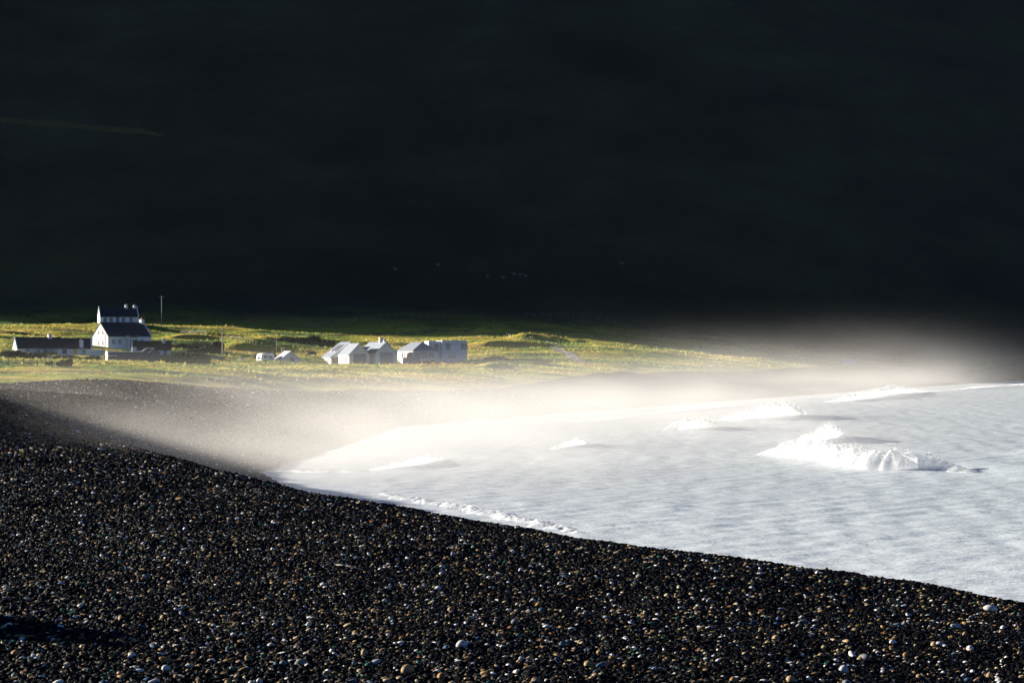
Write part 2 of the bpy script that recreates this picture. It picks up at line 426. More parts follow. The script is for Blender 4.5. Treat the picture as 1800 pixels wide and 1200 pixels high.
ids, inv = np.unique(SF, return_inverse=True)
SV = np.stack([SX, SY, SZ], -1).reshape(-1, 3)[ids]
tag(mesh_np('sea', SV, inv.reshape(SF.shape), M['water'], True, None, {'surf': FO.reshape(-1)[ids], 'hump': HB.reshape(-1)[ids]}), kind='structure')

def foam_material():
    m, t, b = new_mat('sea_foam')
    t.nodes.remove(b)
    co = t.nodes.new('ShaderNodeTexCoord').outputs['Object']
    c = ramp(t, noise(t, 2.5, 4, co), [(0.3, (0.78, 0.82, 0.84)), (0.6, (0.92, 0.92, 0.91))])
    d = nd(t, 'ShaderNodeBsdfDiffuse'); tr = nd(t, 'ShaderNodeBsdfTranslucent'); mx = nd(t, 'ShaderNodeMixShader', Fac=0.6)
    t.links.new(c, d.inputs[0]); t.links.new(c, tr.inputs[0])
    bm_ = nd(t, 'ShaderNodeBump', Strength=0.35, Distance=0.1); t.links.new(noise(t, 4, 5, co), bm_.inputs['Height'])
    t.links.new(bm_.outputs[0], d.inputs['Normal'])
    t.links.new(d.outputs[0], mx.inputs[1]); t.links.new(tr.outputs[0], mx.inputs[2])
    tp = nd(t, 'ShaderNodeBsdfTransparent'); m2 = nd(t, 'ShaderNodeMixShader')
    t.links.new(ramp(t, noise(t, 1.6, 5, co), [(.35, (.22, .22, .22)), (.7, (.62, .62, .62))]), m2.inputs[0])
    t.links.new(mx.outputs[0], m2.inputs[1]); t.links.new(tp.outputs[0], m2.inputs[2])
    t.links.new(m2.outputs[0], t.nodes['Material Output'].inputs['Surface'])
    return m
M['foam'] = foam_material()
ico = bmesh.new(); bmesh.ops.create_icosphere(ico, subdivisions=1, radius=1.0)
ICO_V = np.array([v.co[:] for v in ico.verts]); ICO_F = np.array([[v.index for v in f.verts] for f in ico.faces]); ico.free()
def blobs(name, centers, radii, mat, parent=None):
    n = len(centers); sc = radii[:, None, None] * (0.6 + 0.8 * rng.random((n, 1, 3))) * (0.8 + 0.4 * rng.random((n, len(ICO_V), 1)))
    v = centers[:, None, :] + ICO_V[None] * sc
    f = ICO_F[None] + (np.arange(n) * len(ICO_V))[:, None, None]
    return mesh_np(name, v.reshape(-1, 3), f.reshape(-1, 3), mat, True, parent)
for wi, (label, pts, wd) in enumerate(BREAK):
    pp = path_pts(pts)
    arr = np.array(pp); L = np.r_[0, np.cumsum(np.hypot(*np.diff(arr[:, :2], axis=0).T))]
    nu, nv = max(60, int(L[-1] / 0.16)), 46
    nu = min(nu, 700)
    s = np.linspace(0, L[-1], nu)
    cx, cy, ch = (np.interp(s, L, arr[:, i]) for i in range(3))
    tx, ty = np.gradient(cx), np.gradient(cy); tl = np.hypot(tx, ty); tx, ty = tx / tl, ty / tl
    nx, ny = ty, -tx
    flip = np.where(nx * 0.9 + ny * 0.45 < 0, -1, 1); nx, ny = nx * flip, ny * flip
    v = np.linspace(0, .47, nv)
    S, Vv = np.meshgrid(s, v, indexing='ij')
    edge = (fbm(s / 1.3, s * 0 + wi * 9.1, 5, 4) - 0.5) * 0.7
    off = (Vv - 0.15) * wd + edge[:, None] * (1 - Vv)
    px_ = cx[:, None] + nx[:, None] * off; py_ = cy[:, None] + ny[:, None] * off
    prof = np.where(Vv < 0.38, np.sin(Vv / 0.38 * math.pi / 2) ** 0.75, np.cos((Vv - 0.38) / 0.62 * math.pi / 2) ** 1.3)
    lump = fbm(px_ / 0.45 + Vv * 3, py_ / 0.7, 11 + wi, 5, 0.65)
    big = fbm(px_ / 1.8, py_ / 1.8, 31 + wi, 3)
    sm = sstep(.60, .76, s / L[-1])[:, None] if wi == 0 else 0.0
    lump = lump * (1 - sm) + sm * (.25 + .6 * fbm(s / .35, s * 0, 66, 3)[:, None] + .25 * fbm(px_ / .2, py_ / .2, 67, 3)); big = big * (1 - sm) + sm * .55
    hh = ch[:, None] * prof * (0.55 + 0.45 * big + 0.45 * lump) + (lump - 0.5) * 0.15 * np.minimum(ch[:, None], 1) - 0.04
    top = empty('breaking_wave', (float(arr[len(arr) // 2, 0]), float(arr[len(arr) // 2, 1]), 0))
    o0 = np.array(top.location)
    tag(top, label, 'wave', 'white breakers rolling into the bay')
    Vt = np.stack([px_, py_, hh], -1).reshape(-1, 3) - o0
    mesh_np('foam', Vt, grid_faces(nu, nv), M['foam'], True, top)
    n = int(100 + L[-1] * 60 * ch.mean())
    ii = rng.integers(0, nu, n); jj = np.clip((rng.normal(0.74, 0.26, n) * nv).astype(int), 0, nv - 1)
    up = rng.random(n) ** 2.2
    c = np.stack([px_[ii, jj], py_[ii, jj], hh[ii, jj] * (0.9 + up * 0.5) + up * 0.06], -1) - o0 + rng.normal(0, 0.12, (n, 3))
    blobs('spray', c, (0.012 + 0.035 * rng.random(n) ** 2) * np.clip(ch[ii], 0.4, 1.2) * (1 - 0.6 * up), M['foam'], top)['kind'] = 'stuff'
# swash lace on the near edge (thin ragged crests running along the shingle)
for k, (pts, label) in enumerate([([(650, 868, .06), (720, 880, .13), (790, 893, .16), (860, 908, .15), (930, 922, .13), (1000, 938, .06)], 'ragged line of spent foam running along beside the near pebble ridge'),
                                  ([(780, 893, .06), (860, 903, .12), (930, 917, .12), (1000, 932, .06)], 'shorter thin line of foam just outside the ragged one by the pebble ridge')]):
    arr = np.array(path_pts(pts)); L = np.r_[0, np.cumsum(np.hypot(*np.diff(arr[:, :2], axis=0).T))]
    nu, nv = 420, 16; s = np.linspace(0, L[-1], nu)
    cx, cy, ch = (np.interp(s, L, arr[:, i]) for i in range(3))
    cx = cx + (fbm(s / 2.2, s * 0 + 3 + k, 8, 3) - 0.5) * 1.6
    v = np.linspace(0, 1, nv); 
    px_ = cx[:, None] + v[None] * (0.7 + 0.5 * fbm(s / .8, s * 0 + k, 4, 2)[:, None]); py_ = cy[:, None] + 0 * v[None]
    hh = ch[:, None] * np.sin(v * math.pi)[None] * (0.2 + 1.4 * fbm(px_ / .3, py_ / .3, 77, 3)) + 0.02 - 0.08 * (fbm(px_ / .5, py_ / .7, 79, 3) < 0.42)
    top = empty('foam_line', (float(arr[2, 0]), float(arr[2, 1]), 0)); tag(top, label, 'foam')
    mesh_np('foam', np.stack([px_, py_, hh], -1).reshape(-1, 3) - np.array(top.location), grid_faces(nu, nv), M['foam'], True, top)

# ------------------------------------------------------------------ shingle
def pebble_material(name='pebbles', fixed=None):
    m, t, b = new_mat(name)
    rnd = t.nodes.new('ShaderNodeObjectInfo').outputs['Random']
    if fixed is None:
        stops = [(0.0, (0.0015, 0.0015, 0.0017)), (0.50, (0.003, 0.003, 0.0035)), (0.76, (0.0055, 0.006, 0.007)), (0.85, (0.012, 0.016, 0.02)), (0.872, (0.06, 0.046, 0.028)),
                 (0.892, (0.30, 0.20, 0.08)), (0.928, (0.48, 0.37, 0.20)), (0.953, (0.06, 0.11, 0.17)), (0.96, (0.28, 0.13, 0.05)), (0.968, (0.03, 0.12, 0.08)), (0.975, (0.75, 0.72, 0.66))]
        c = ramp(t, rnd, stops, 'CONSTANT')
    else:
        c = ramp(t, rnd, [(0, tuple(x * .75 for x in fixed)), (1, tuple(min(.9, x * 1.2) for x in fixed))])
    n = noise(t, 14, 4)
    c = mix(t, ramp(t, n, [(0.4, (0, 0, 0)), (0.65, (.45, .45, .45))]), c, (0.004, 0.004, 0.005))
    t.links.new(c, b.inputs['Base Color']); b.inputs['Roughness'].default_value = 0.55; b.inputs['Specular IOR Level'].default_value = 0.03
    bump(t, b, noise(t, 30, 4), 0.3, 0.01)
    return m
M['pebbles'] = pebble_material()

def scatter(obj, mat, shape, seed, density_attr='density', size_attr='size', tilt=0.5, upright=False):
    """geometry nodes: fill the sheet's faces with instanced shapes made inside the tree"""
    ng = bpy.data.node_groups.new('scatter', 'GeometryNodeTree')
    ng.interface.new_socket('Geometry', in_out='INPUT', socket_type='NodeSocketGeometry')
    ng.interface.new_socket('Geometry', in_out='OUTPUT', socket_type='NodeSocketGeometry')
    N, Lk = ng.nodes.new, ng.links.new
    gi, go = N('NodeGroupInput'), N('NodeGroupOutput')
    dist = N('GeometryNodeDistributePointsOnFaces'); dist.inputs['Seed'].default_value = seed
    da = N('GeometryNodeInputNamedAttribute'); da.data_type = 'FLOAT'; da.inputs['Name'].default_value = density_attr
    Lk(gi.outputs[0], dist.inputs['Mesh']); Lk(da.outputs['Attribute'], dist.inputs['Density'])
    join = N('GeometryNodeJoinGeometry')
    for k in range(shape['n']):
        g = shape['make'](ng, k)
        sm = N('GeometryNodeSetMaterial'); sm.inputs['Material'].default_value = mat; Lk(g, sm.inputs['Geometry'])
        ss = N('GeometryNodeSetShadeSmooth'); Lk(sm.outputs[0], ss.inputs[0])
        ti = N('GeometryNodeGeometryToInstance'); Lk(ss.outputs[0], ti.inputs[0]); Lk(ti.outputs[0], join.inputs[0])
    iop = N('GeometryNodeInstanceOnPoints'); Lk(dist.outputs['Points'], iop.inputs['Points'])
    Lk(join.outputs[0], iop.inputs['Instance']); iop.inputs['Pick Instance'].default_value = True
    rr = N('FunctionNodeRandomValue'); rr.data_type = 'FLOAT_VECTOR'
    rr.inputs[0].default_value = (-tilt, -tilt, 0); rr.inputs[1].default_value = (tilt, tilt, 6.283)
    e2r = N('FunctionNodeEulerToRotation'); Lk(rr.outputs[0], e2r.inputs[0]); Lk(e2r.outputs[0], iop.inputs['Rotation'])
    rs = N('FunctionNodeRandomValue'); rs.data_type = 'FLOAT'; rs.inputs[2].default_value = 0.0; rs.inputs[3].default_value = 1.0; rs.inputs['Seed'].default_value = 5
    pw = N('ShaderNodeMath'); pw.operation = 'POWER'; pw.inputs[1].default_value = 2.6; Lk(rs.outputs[1], pw.inputs[0])
    ma = N('ShaderNodeMath'); ma.operation = 'MULTIPLY_ADD'; ma.inputs[1].default_value = shape.get('spread', 1.3); ma.inputs[2].default_value = 0.7; Lk(pw.outputs[0], ma.inputs[0])
    sa = N('GeometryNodeInputNamedAttribute'); sa.data_type = 'FLOAT'; sa.inputs['Name'].default_value = size_attr
    mu = N('ShaderNodeMath'); mu.operation = 'MULTIPLY'; Lk(ma.outputs[0], mu.inputs[0]); Lk(sa.outputs['Attribute'], mu.inputs[1])
    Lk(mu.outputs[0], iop.inputs['Scale'])
    Lk(iop.outputs[0], go.inputs[0])
    md = obj.modifiers.new('scatter', 'NODES'); md.node_group = ng

def make_pebble(ng, k):
    N, Lk = ng.nodes.new, ng.links.new
    ic = N('GeometryNodeMeshIcoSphere'); ic.inputs['Radius'].default_value = 0.5; ic.inputs['Subdivisions'].default_value = 3
    nz = N('ShaderNodeTexNoise'); nz.inputs['Scale'].default_value = 1.5; nz.inputs['Detail'].default_value = 1.5
    pos = N('GeometryNodeInputPosition'); add = N('ShaderNodeVectorMath'); add.inputs[1].default_value = (k * 3.7, k * 1.9, 0); Lk(pos.outputs[0], add.inputs[0]); Lk(add.outputs[0], nz.inputs['Vector'])
    sub = N('ShaderNodeVectorMath'); sub.operation = 'SUBTRACT'; sub.inputs[1].default_value = (.5, .5, .5); Lk(nz.outputs['Color'], sub.inputs[0])
    sca = N('ShaderNodeVectorMath'); sca.operation = 'SCALE'; sca.inputs['Scale'].default_value = 0.5; Lk(sub.outputs[0], sca.inputs[0])
    sp = N('GeometryNodeSetPosition'); Lk(ic.outputs['Mesh'], sp.inputs[0]); Lk(sca.outputs[0], sp.inputs['Offset'])
    tr = N('GeometryNodeTransform'); Lk(sp.outputs[0], tr.inputs[0])
    tr.inputs['Scale'].default_value = [(1.25, .9, .62), (1.0, .95, .75), (1.55, .75, .5), (1.1, 1.0, .45), (.95, .85, .85)][k % 5]
    return tr.outputs[0]

# sheet carrying the shingle: the near ridge, thinning with distance
bx = np.arange(-70, 24, 0.5); by = np.concatenate([np.arange(24, 120, 0.5), np.arange(120, 330, 1.2)])
BX, BY = np.meshgrid(bx, by); BZ, BG, _, BD = terrain(BX, BY, True)
ratio = BX / np.maximum(BY, 1)
infr = (np.abs(BX) < 0.235 * BY + 3.5) & (BD > 1.0) & (BG < 0.25)
dens = (1.5 - fbm(BX / 4, BY / 7, 301, 3)) * np.interp(BY, [24, 40, 60, 90, 130, 200, 330], [300, 260, 150, 75, 26, 8, 5]) * infr
size = (.72 + .56 * fbm(BX / 4, BY / 7, 301, 3)) * np.interp(BY, [24, 40, 60, 90, 130, 200, 330], [0.062, 0.068, 0.084, 0.115, 0.15, 0.2, 0.26])
sf = grid_faces(len(by), len(bx))
vis = infr.reshape(-1)[sf].any(1)
sf = sf[vis]; ids, inv = np.unique(sf, return_inverse=True)
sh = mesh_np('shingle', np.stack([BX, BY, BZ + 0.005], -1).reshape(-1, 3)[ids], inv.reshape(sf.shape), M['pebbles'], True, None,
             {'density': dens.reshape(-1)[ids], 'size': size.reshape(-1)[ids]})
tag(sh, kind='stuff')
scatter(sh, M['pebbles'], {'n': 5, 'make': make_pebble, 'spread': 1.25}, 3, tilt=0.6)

# single cobbles that stand out
def cobble_mesh(seed, sx, sy, sz):
    bm = bmesh.new(); bmesh.ops.create_icosphere(bm, subdivisions=3, radius=0.5)
    r = random.Random(seed); ph = [r.random() * 9 for _ in range(6)]
    for v in bm.verts:
        n = v.co.normalized()
        k = 1 + 0.08 * math.sin(2 * n.x + ph[0]) + 0.07 * math.sin(2.5 * n.y + ph[1]) + 0.05 * math.sin(3 * n.z + ph[2]) + 0.02 * math.sin(7 * n.x + 5 * n.y + ph[3])
        v.co = Vector((v.co.x * sx, v.co.y * sy, v.co.z * sz)) * k
    me = bpy.data.meshes.new('cobble'); bm.to_mesh(me); bm.free()
    for p in me.polygons: p.use_smooth = True
    return me
cobm = {'white': pebble_material('white_quartz', (0.62, 0.60, 0.56)), 'tan': pebble_material('tan_stone', (0.36, 0.25, 0.12)),
        'ochre': pebble_material('ochre_stone', (0.34, 0.20, 0.07)), 'grey': pebble_material('grey_stone', (0.20, 0.21, 0.21)), 'blue': pebble_material('blue_slate', (0.07, 0.12, 0.17))}
shapes = [cobble_mesh(i, *s) for i, s in enumerate([(1.2, .9, .65), (1.0, .95, .8), (1.6, .8, .55), (1.15, 1.0, .5), (.95, .85, .9), (1.4, .75, .7)])]
words_ = {'white': 'white quartz cobble lying loose among the dark shingle', 'tan': 'tan cobble lying loose among the dark shingle',
          'ochre': 'ochre yellow cobble lying loose among the dark shingle', 'grey': 'pale grey cobble lying loose among the dark shingle', 'blue': 'blue grey cobble lying loose among the dark shingle'}
meshes = {}
for c_, m_ in cobm.items():
    for i, me in enumerate(shapes):
        q = me.copy(); q.materials.append(m_); meshes[(c_, i)] = q
def put_cobble(x, y, size, col, shape, label, group=None):
    o = bpy.data.objects.new('cobble', meshes[(col, shape)]); COL.objects.link(o)
    o.location = (x, y, tz(x, y) + size * 0.30); o.scale = (size,) * 3
    o.rotation_euler = (random.uniform(-.5, .5), random.uniform(-.5, .5), random.uniform(0, 6.28))
    tag(o, label, 'cobble', group); return o
cands = 0
spots = []
while len(spots) < 270:
    y = 28.6 + 26 * random.random() ** 1.5; r_ = random.uniform(-0.222, 0.222); x = r_ * y
    if water_d(np.array([x]), np.array([y]))[0] < 9: continue
    spots.append((x, y))
for x, y in spots:
    col = random.choices(['white', 'tan', 'ochre', 'grey', 'blue'], [3, 5, 1.6, 2.4, .8])[0]
    put_cobble(x, y, random.uniform(0.075, 0.13), col, random.randrange(6), words_[col], f'{col} cobbles on the shingle')
def ground_at(px, py):
    lo, hi = 20.0, 160.0
    f = lambda Y: tz((px - 900) / FPX * Y, Y) - (EYE - (py - HZ) / FPX * Y)
    Y = lo
    while Y < hi and f(Y) < 0: Y += 0.25
    return (px - 900) / FPX * Y, Y
for px, py, s, col, sh_, label in [
    (812, 1141, .17, 'white', 1, 'big round white cobble, the brightest near the bottom middle of the beach'),
    (1483, 1184, .15, 'white', 4, 'round white cobble low on the right of the beach'),
    (1741, 1076, .26, 'white', 3, 'jagged flat white stone, largest on the right slope of shingle'),
    (1520, 1166, .2, 'grey', 5, 'big oval grey cobble beside the round white one'),
    (316, 882, .22, 'ochre', 2, 'upright yellow stone alone on the dark middle of the beach'),
    (178, 794, .32, 'white', 3, 'small bright white stone alone in the dark upper left beach'),
    (717, 1184, .19, 'tan', 0, 'large tan cobble at the bottom edge of the beach'),
    (1572, 1064, .2, 'tan', 2, 'long tan cobble on the right slope of shingle'),
    (947, 1069, .13, 'ochre', 1, 'rust coloured cobble in the middle of the beach')]:
    x, y = ground_at(px, py); put_cobble(x, y, s, col, sh_, label)

def stick(px, py, length, ang, label, bend=0.25, r=0.012):
    x, y = ground_at(px, py); z = tz(x, y) + 0.06
    b = MB(); d = Vector((math.cos(ang), math.sin(ang), 0.12)) * length; mid = d * 0.5 + Vector((0, 0, 0.05)) + Vector((-d.y, d.x, 0)) * bend
    b.tube((0, 0, 0), mid, r, r * .85).tube(mid, d, r * .85, r * .4).tube(mid, mid + Vector((-d.y * .5 + d.x * .3, d.x * .5 + d.y * .3, .12)), r * .6, r * .3)
    o = b.build('driftwood_stick', M['post'], None, True); o.location = (x, y, z); tag(o, label, 'stick')
stick(638, 1006, 0.62, 2.7, 'forked driftwood stick lying on the pebbles')
stick(786, 968, 0.6, 0.5, 'thin straight driftwood stick near the top of the pebble ridge', 0.05)

# ------------------------------------------------------------------ buildings
class House:
    """local frame: origin at the front-left bottom corner, x along the ridge, y to the back"""
    def __init__(s, name, label, cat, px, py, Y, theta, L, W, eave, rise, wall='whitewash', roof='slate', base=1.2, gable=True, over=0.22, group=None):
        p = P(px, py, Y); s.root = empty(name, p, R(theta)); tag(s.root, label, cat, group)
        s.L, s.W, s.eave, s.rise, s.wall, s.roofm = L, W, eave, rise, wall, roof
        if gable:
            MB().prism([(0, 0, -base), (0, W, -base), (0, W, eave), (0, W / 2, eave + rise), (0, 0, eave)], (L, 0, 0)).build('wall', M[wall], s.root)
            b = MB(); t = 0.16; e = over; dz = rise / (W / 2) * e
            for sgn in (0, 1):
                y0 = -e if sgn == 0 else W + e
                b.prism([(-e * .5, y0, eave - dz + .01), (-e * .5, W / 2, eave + rise + .01), (-e * .5, W / 2, eave + rise + t), (-e * .5, y0, eave - dz + t)], (L + e, 0, 0))
            s.roof = b.build('roof', M[roof], s.root)
    def face(s, f, u, z, out=0.0):
        return {'front': (u, -out, z), 'left': (-out, u, z), 'right': (s.L + out, u, z), 'back': (u, s.W + out, z)}[f]
    def slab(s, f, u0, u1, z0, z1, o0, o1, b=None):
        b = b or MB()
        if f == 'front': b.box(u0, u1, -o1, -o0, z0, z1)
        elif f == 'back': b.box(u0, u1, s.W + o0, s.W + o1, z0, z1)
        elif f == 'left': b.box(-o1, -o0, u0, u1, z0, z1)
        else: b.box(s.L + o0, s.L + o1, u0, u1, z0, z1)
        return b
    def window(s, f, u, z, w, h, frame='frame', bars=1, label=None):
        t = 0.09; b = MB()
        s.slab(f, u, u + w, z, z + t, -.05, .06, b); s.slab(f, u, u + w, z + h - t, z + h, -.05, .06, b)
        s.slab(f, u, u + t, z + t, z + h - t, -.05, .06, b); s.slab(f, u + w - t, u + w, z + t, z + h - t, -.05, .06, b)
        for i in range(bars):
            c = u + w * (i + 1) / (bars + 1); s.slab(f, c - .03, c + .03, z + t, z + h - t, -.05, .055, b)
        fo = b.build('window', M[frame], s.root)
        s.slab(f, u + t, u + w - t, z + t, z + h - t, -.05, .03).build('pane', M['glass'], fo)
        return fo
    def door(s, f, u, w, h, mat='door', z=0.0, label=None):
        d = s.slab(f, u, u + w, z, z + h, -.05, .05).build('door', M[mat], s.root)
        s.slab(f, u + w * .82, u + w * .82 + .08, z + h * .45, z + h * .45 + .14, .05, .12).build('handle', M['zinc'], d)
        if label: d['label'] = label
        return d
    def chimney(s, x, y=None, w=0.7, d=0.9, h=1.1, pots=1, mat='whitewash', z=None):
        y = s.W / 2 if y is None else y; z = s.eave + s.rise if z is None else z
        b = MB().box(x - w / 2, x + w / 2, y - d / 2, y + d / 2, z - .9, z + h).box(x - w / 2 - .07, x + w / 2 + .07, y - d / 2 - .07, y + d / 2 + .07, z + h, z + h + .16)
        c = b.build('chimney', M[mat], s.root)
        for i in range(pots):
            yy = y + (i - (pots - 1) / 2) * .4
            MB().tube((x, yy, z + h + .16), (x, yy, z + h + .6), .14, .11, 10).build('chimney_pot', M['terracotta'], c, True)
        return c
    def coping(s, side, t=0.28, h=0.32):
        """raised plastered gable edge"""
        x0 = -.1 if side == 'left' else s.L - t + .1
        W, e, r = s.W, s.eave, s.rise
        b = MB().prism([(x0, -.25, e - .2), (x0, W / 2, e + r + .03), (x0, W + .25, e - .2), (x0, W + .25, e + h - .2), (x0, W / 2, e + r + h + .05), (x0, -.25, e + h - .2)], (t, 0, 0))
        return b.build('gable_coping', M['whitewash'], s.root)

LEFT = 'cottages on the left of the plain'
# two-storey house, lit gable
h = House('white_house', 'white house with steep dark roof and a porch, tallest lit gable on the left', 'house', 190, 612, 540, 40, 11.6, 7.2, 2.9, 3.1, group=LEFT)
h.coping('right'); h.chimney(11.2, None, .8, 1.1, .7, 2)
for u, z in ((2.2, 3.1), (4.1, 3.1), (2.2, .6), (4.1, .6)): h.window('left', u, z, .75, 1.15, 'frame', 1)
for u in (1.0, 2.7): h.window('front', u, .9, .95, 1.25)
h.window('front', 8.6, .9, 1.0, 1.2)
pb = MB().box(4.7, 4.95, -1.5, 0, -1, 3.0).box(7.1, 7.35, -1.5, 0, -1, 3.0).box(4.95, 7.1, -1.3, -.02, 2.1, 2.6)
po = pb.build('porch', M['whitewash'], h.root)
MB().prism([(4.6, -1.6, 2.62), (4.6, .9, 3.7), (4.6, .9, 3.85), (4.6, -1.6, 2.77)], (2.85, 0, 0)).build('porch_roof', M['slate'], po)
d = h.door('front', 5.6, 1.0, 2.0)
MB().tube((8, -.3, -1), (8, -.3, 2.8), .05).build('downpipe', M['darkframe'], h.root)
MB().tube((-.12, 1.6, -.2), (-.12, 1.35, 3.6), .05).build('drainpipe', M['darkframe'], h.root)
# cottage behind
h = House('rear_cottage', 'white cottage standing behind the tall house, only its dark roof and row of windows showing', 'house', 176, 570, 640, 17, 10.6, 6.0, 2.2, 2.5, group=LEFT)
h.coping('left'); h.coping('right'); h.chimney(9.9, None, .7, .9, .5, 1); h.chimney(7.6, None, .7, .9, .6, 1)
for u in (.9, 2.5, 5.9, 8.0): h.window('front', u, .7, 1.0, 1.15, 'darkframe')
h.door('front', 4.3, 1.0, 2.0)
# long low cottage
h = House('long_cottage', 'long low white cottage with dark roof and lit left gable, at the left edge', 'house', 30, 629, 480, 22, 9.6, 5.4, 2.1, 2.1, group=LEFT)
h.coping('left', .22, .2); h.chimney(7.3, None, .75, .9, .55, 1)
for u, w_ in ((1.7, .8), (4.0, .8), (6.6, .8)): h.window('front', u, .8, w_, 1.0, 'darkframe')
h.door('front', 5.4, .9, 1.9)
h = House('low_annexe', 'white cottage with yellow door, joined to the right end of the long low cottage', 'house', 101, 629, 480, 12, 7.0, 5.0, 2.05, 1.95, group=LEFT)
h.coping('right', .3, .25); h.chimney(4.9, .3, .8, .8, .9, 1, z=2.6)
h.door('front', 3.2, .8, 1.8, 'yellow', 0.1, 'yellow painted door'); h.window('front', 1.0, .8, .9, 1.0, 'darkframe'); h.window('front', 5.2, .8, .8, .9, 'darkframe')
# low white wall linking to the tall house
b = MB().box(0, 3.4, 0, .3, -1, 1.5).build('garden_wall', M['whitewash']); b.location = P(152, 627, 475); b.rotation_euler = (0, 0, R(8))
tag(b, 'low white garden wall between the annexe and the tall house', 'wall')
# small brown-roofed building
h = House('outbuilding', 'small white outbuilding with brown roof right of the tall house', 'outbuilding', 232, 631, 480, 10, 8.0, 5.0, 1.95, 1.7, roof='rust_tile', group=LEFT)
h.coping('left', .3, .2); h.chimney(6.6, 2.0, .6, .6, .45, 0); h.window('front', 6.55, .45, .65, 1.35, 'darkframe')
MB().box(.1, .9, -1.1, -.06, -1, 2.5).build('buttress', M['whitewash'], h.root)
# grey flat-topped barn in front
p = P(190, 637, 440); rt = empty('grey_barn', p, R(14)); tag(rt, 'low grey barn with white edged roof and white left end before the tall house', 'barn', LEFT)
MB().box(0, 6.4, 0, 4.6, -1.4, 1.95).box(6.4, 9.9, 0, 4.6, -1.4, 2.0).prism([(6.4, .02, 2.0), (7.3, .02, 2.65), (8.6, .02, 2.65), (9.9, .02, 1.99)], (0, 4.5, 0)).build('wall', M['grey_render'], rt)
MB().box(-.14, -.01, -.06, 4.62, -1.4, 1.95).build('end_wall', M['whitewash'], rt)['label'] = 'whitewashed end wall'
MB().box(-.15, 6.4, -.12, 4.7, 1.96, 2.16).build('coping', M['whitewash'], rt)
MB().prism([(6.4, -.1, 2.02), (7.3, -.1, 2.68), (7.3, -.1, 2.84), (6.4, -.1, 2.2)], (0, .2, 0)).prism([(7.3, -.1, 2.68), (8.7, -.1, 2.68), (8.7, -.1, 2.84), (7.3, -.1, 2.84)], (0, .2, 0)).prism([(8.7, -.1, 2.7), (7.6, -.1, 1.7), (7.45, -.1, 1.7), (8.5, -.1, 2.7)], (0, .09, 0)).build('bargeboard', M['frame'], rt)
MB().box(-.02, 1.7, -1.2, -.02, 1.25, 1.4).build('lean_roof', M['whitewash'], rt)
MB().box(.05, 1.6, -1.1, -.03, .1, .35).build('ledge', M['whitewash'], rt)

RIGHT = 'pale gabled buildings in the middle of the plain'
TH = 90 + 19
# building with roof lights, far left of the group
h = House('gabled_house', 'pale house with long left roof slope and two roof lights, leftmost of the gabled group', 'house', 650, 641, 552, TH, 9.0, 9.6, 1.75, 3.6, roof='grey_slate', group=RIGHT)
for i, (x, y) in enumerate(((2.0, 7.2), (5.0, 7.2))):
    z = h.eave + h.rise * (h.W - y) / (h.W / 2); sl_ = h.rise / (h.W / 2)
    rl = MB().prism([(x, y - 1.3, z + 1.3 * sl_ + .2), (x, y + .9, z - .9 * sl_ + .2), (x, y + .9, z - .9 * sl_ + .34), (x, y - 1.3, z + 1.3 * sl_ + .34)], (.9, 0, 0)).build('roof_light', M['zinc'], h.root)
    MB().prism([(x + .12, y - 1.15, z + 1.15 * sl_ + .345), (x + .12, y + .75, z - .75 * sl_ + .345), (x + .12, y + .75, z - .75 * sl_ + .37), (x + .12, y - 1.15, z + 1.15 * sl_ + .37)], (.66, 0, 0)).build('pane', M['glass'], rl)
h.coping('left', .25, .14)
for u in (1.2, 3.0): h.window('back', u, .5, .8, 1.2, 'darkframe')
h.slab('left', 7.4, 9.55, -1, 1.7, .01, .5).build('stone_pier', M['stone'], h.root)
h.window('left', 5.4, .3, .7, 1.5, 'darkframe')
# first gable facing the sea
h = House('gabled_house', 'pale gabled house with one wide glazed opening, second of the gabled group', 'house', 650, 641, 540, TH, 9.5, 5.0, 2.35, 2.55, roof='grey_slate', group=RIGHT)
h.coping('left', .25, .1)
h.window('left', .95, 0.05, 3.0, 2.45, 'darkframe', 2)
for u in (2.2, 3.3, 5.4): h.window('back', u, .5, .6, 1.4, 'darkframe', 0)
# second gable
h2 = House('gabled_house', 'pale gabled house with tall glazed double opening and two chimneys, rightmost gable of the group', 'house', 697, 641, 540, TH, 15.0, 5.0, 2.9, 2.3, roof='grey_slate', group=RIGHT)
h2.coping('left', .25, .1)
h2.window('left', .9, 0.05, 3.1, 2.85, 'darkframe', 3)
h2.chimney(4.5, None, .7, .8, 1.0, 1); h2.chimney(5.5, 1.2, .7, .8, .35, 1)
# link with door
b = empty('entrance_link', P(648, 641, 545), R(8)); tag(b, 'narrow flat roofed entrance between the two gables, under an orange lintel', 'porch', RIGHT)
MB().box(0, 1.9, 0, 2.0, -1, 2.75).build('wall', M['whitewash'], b)
MB().box(-.1, 2.0, -.25, 2.0, 2.76, 2.95).build('lintel', M['lintel'], b)
dd = MB().box(.35, 1.5, -.06, .05, 0, 2.3).build('door', M['door'], b); MB().box(1.3, 1.38, -.12, -.06, 1.0, 1.15).build('handle', M['zinc'], dd)
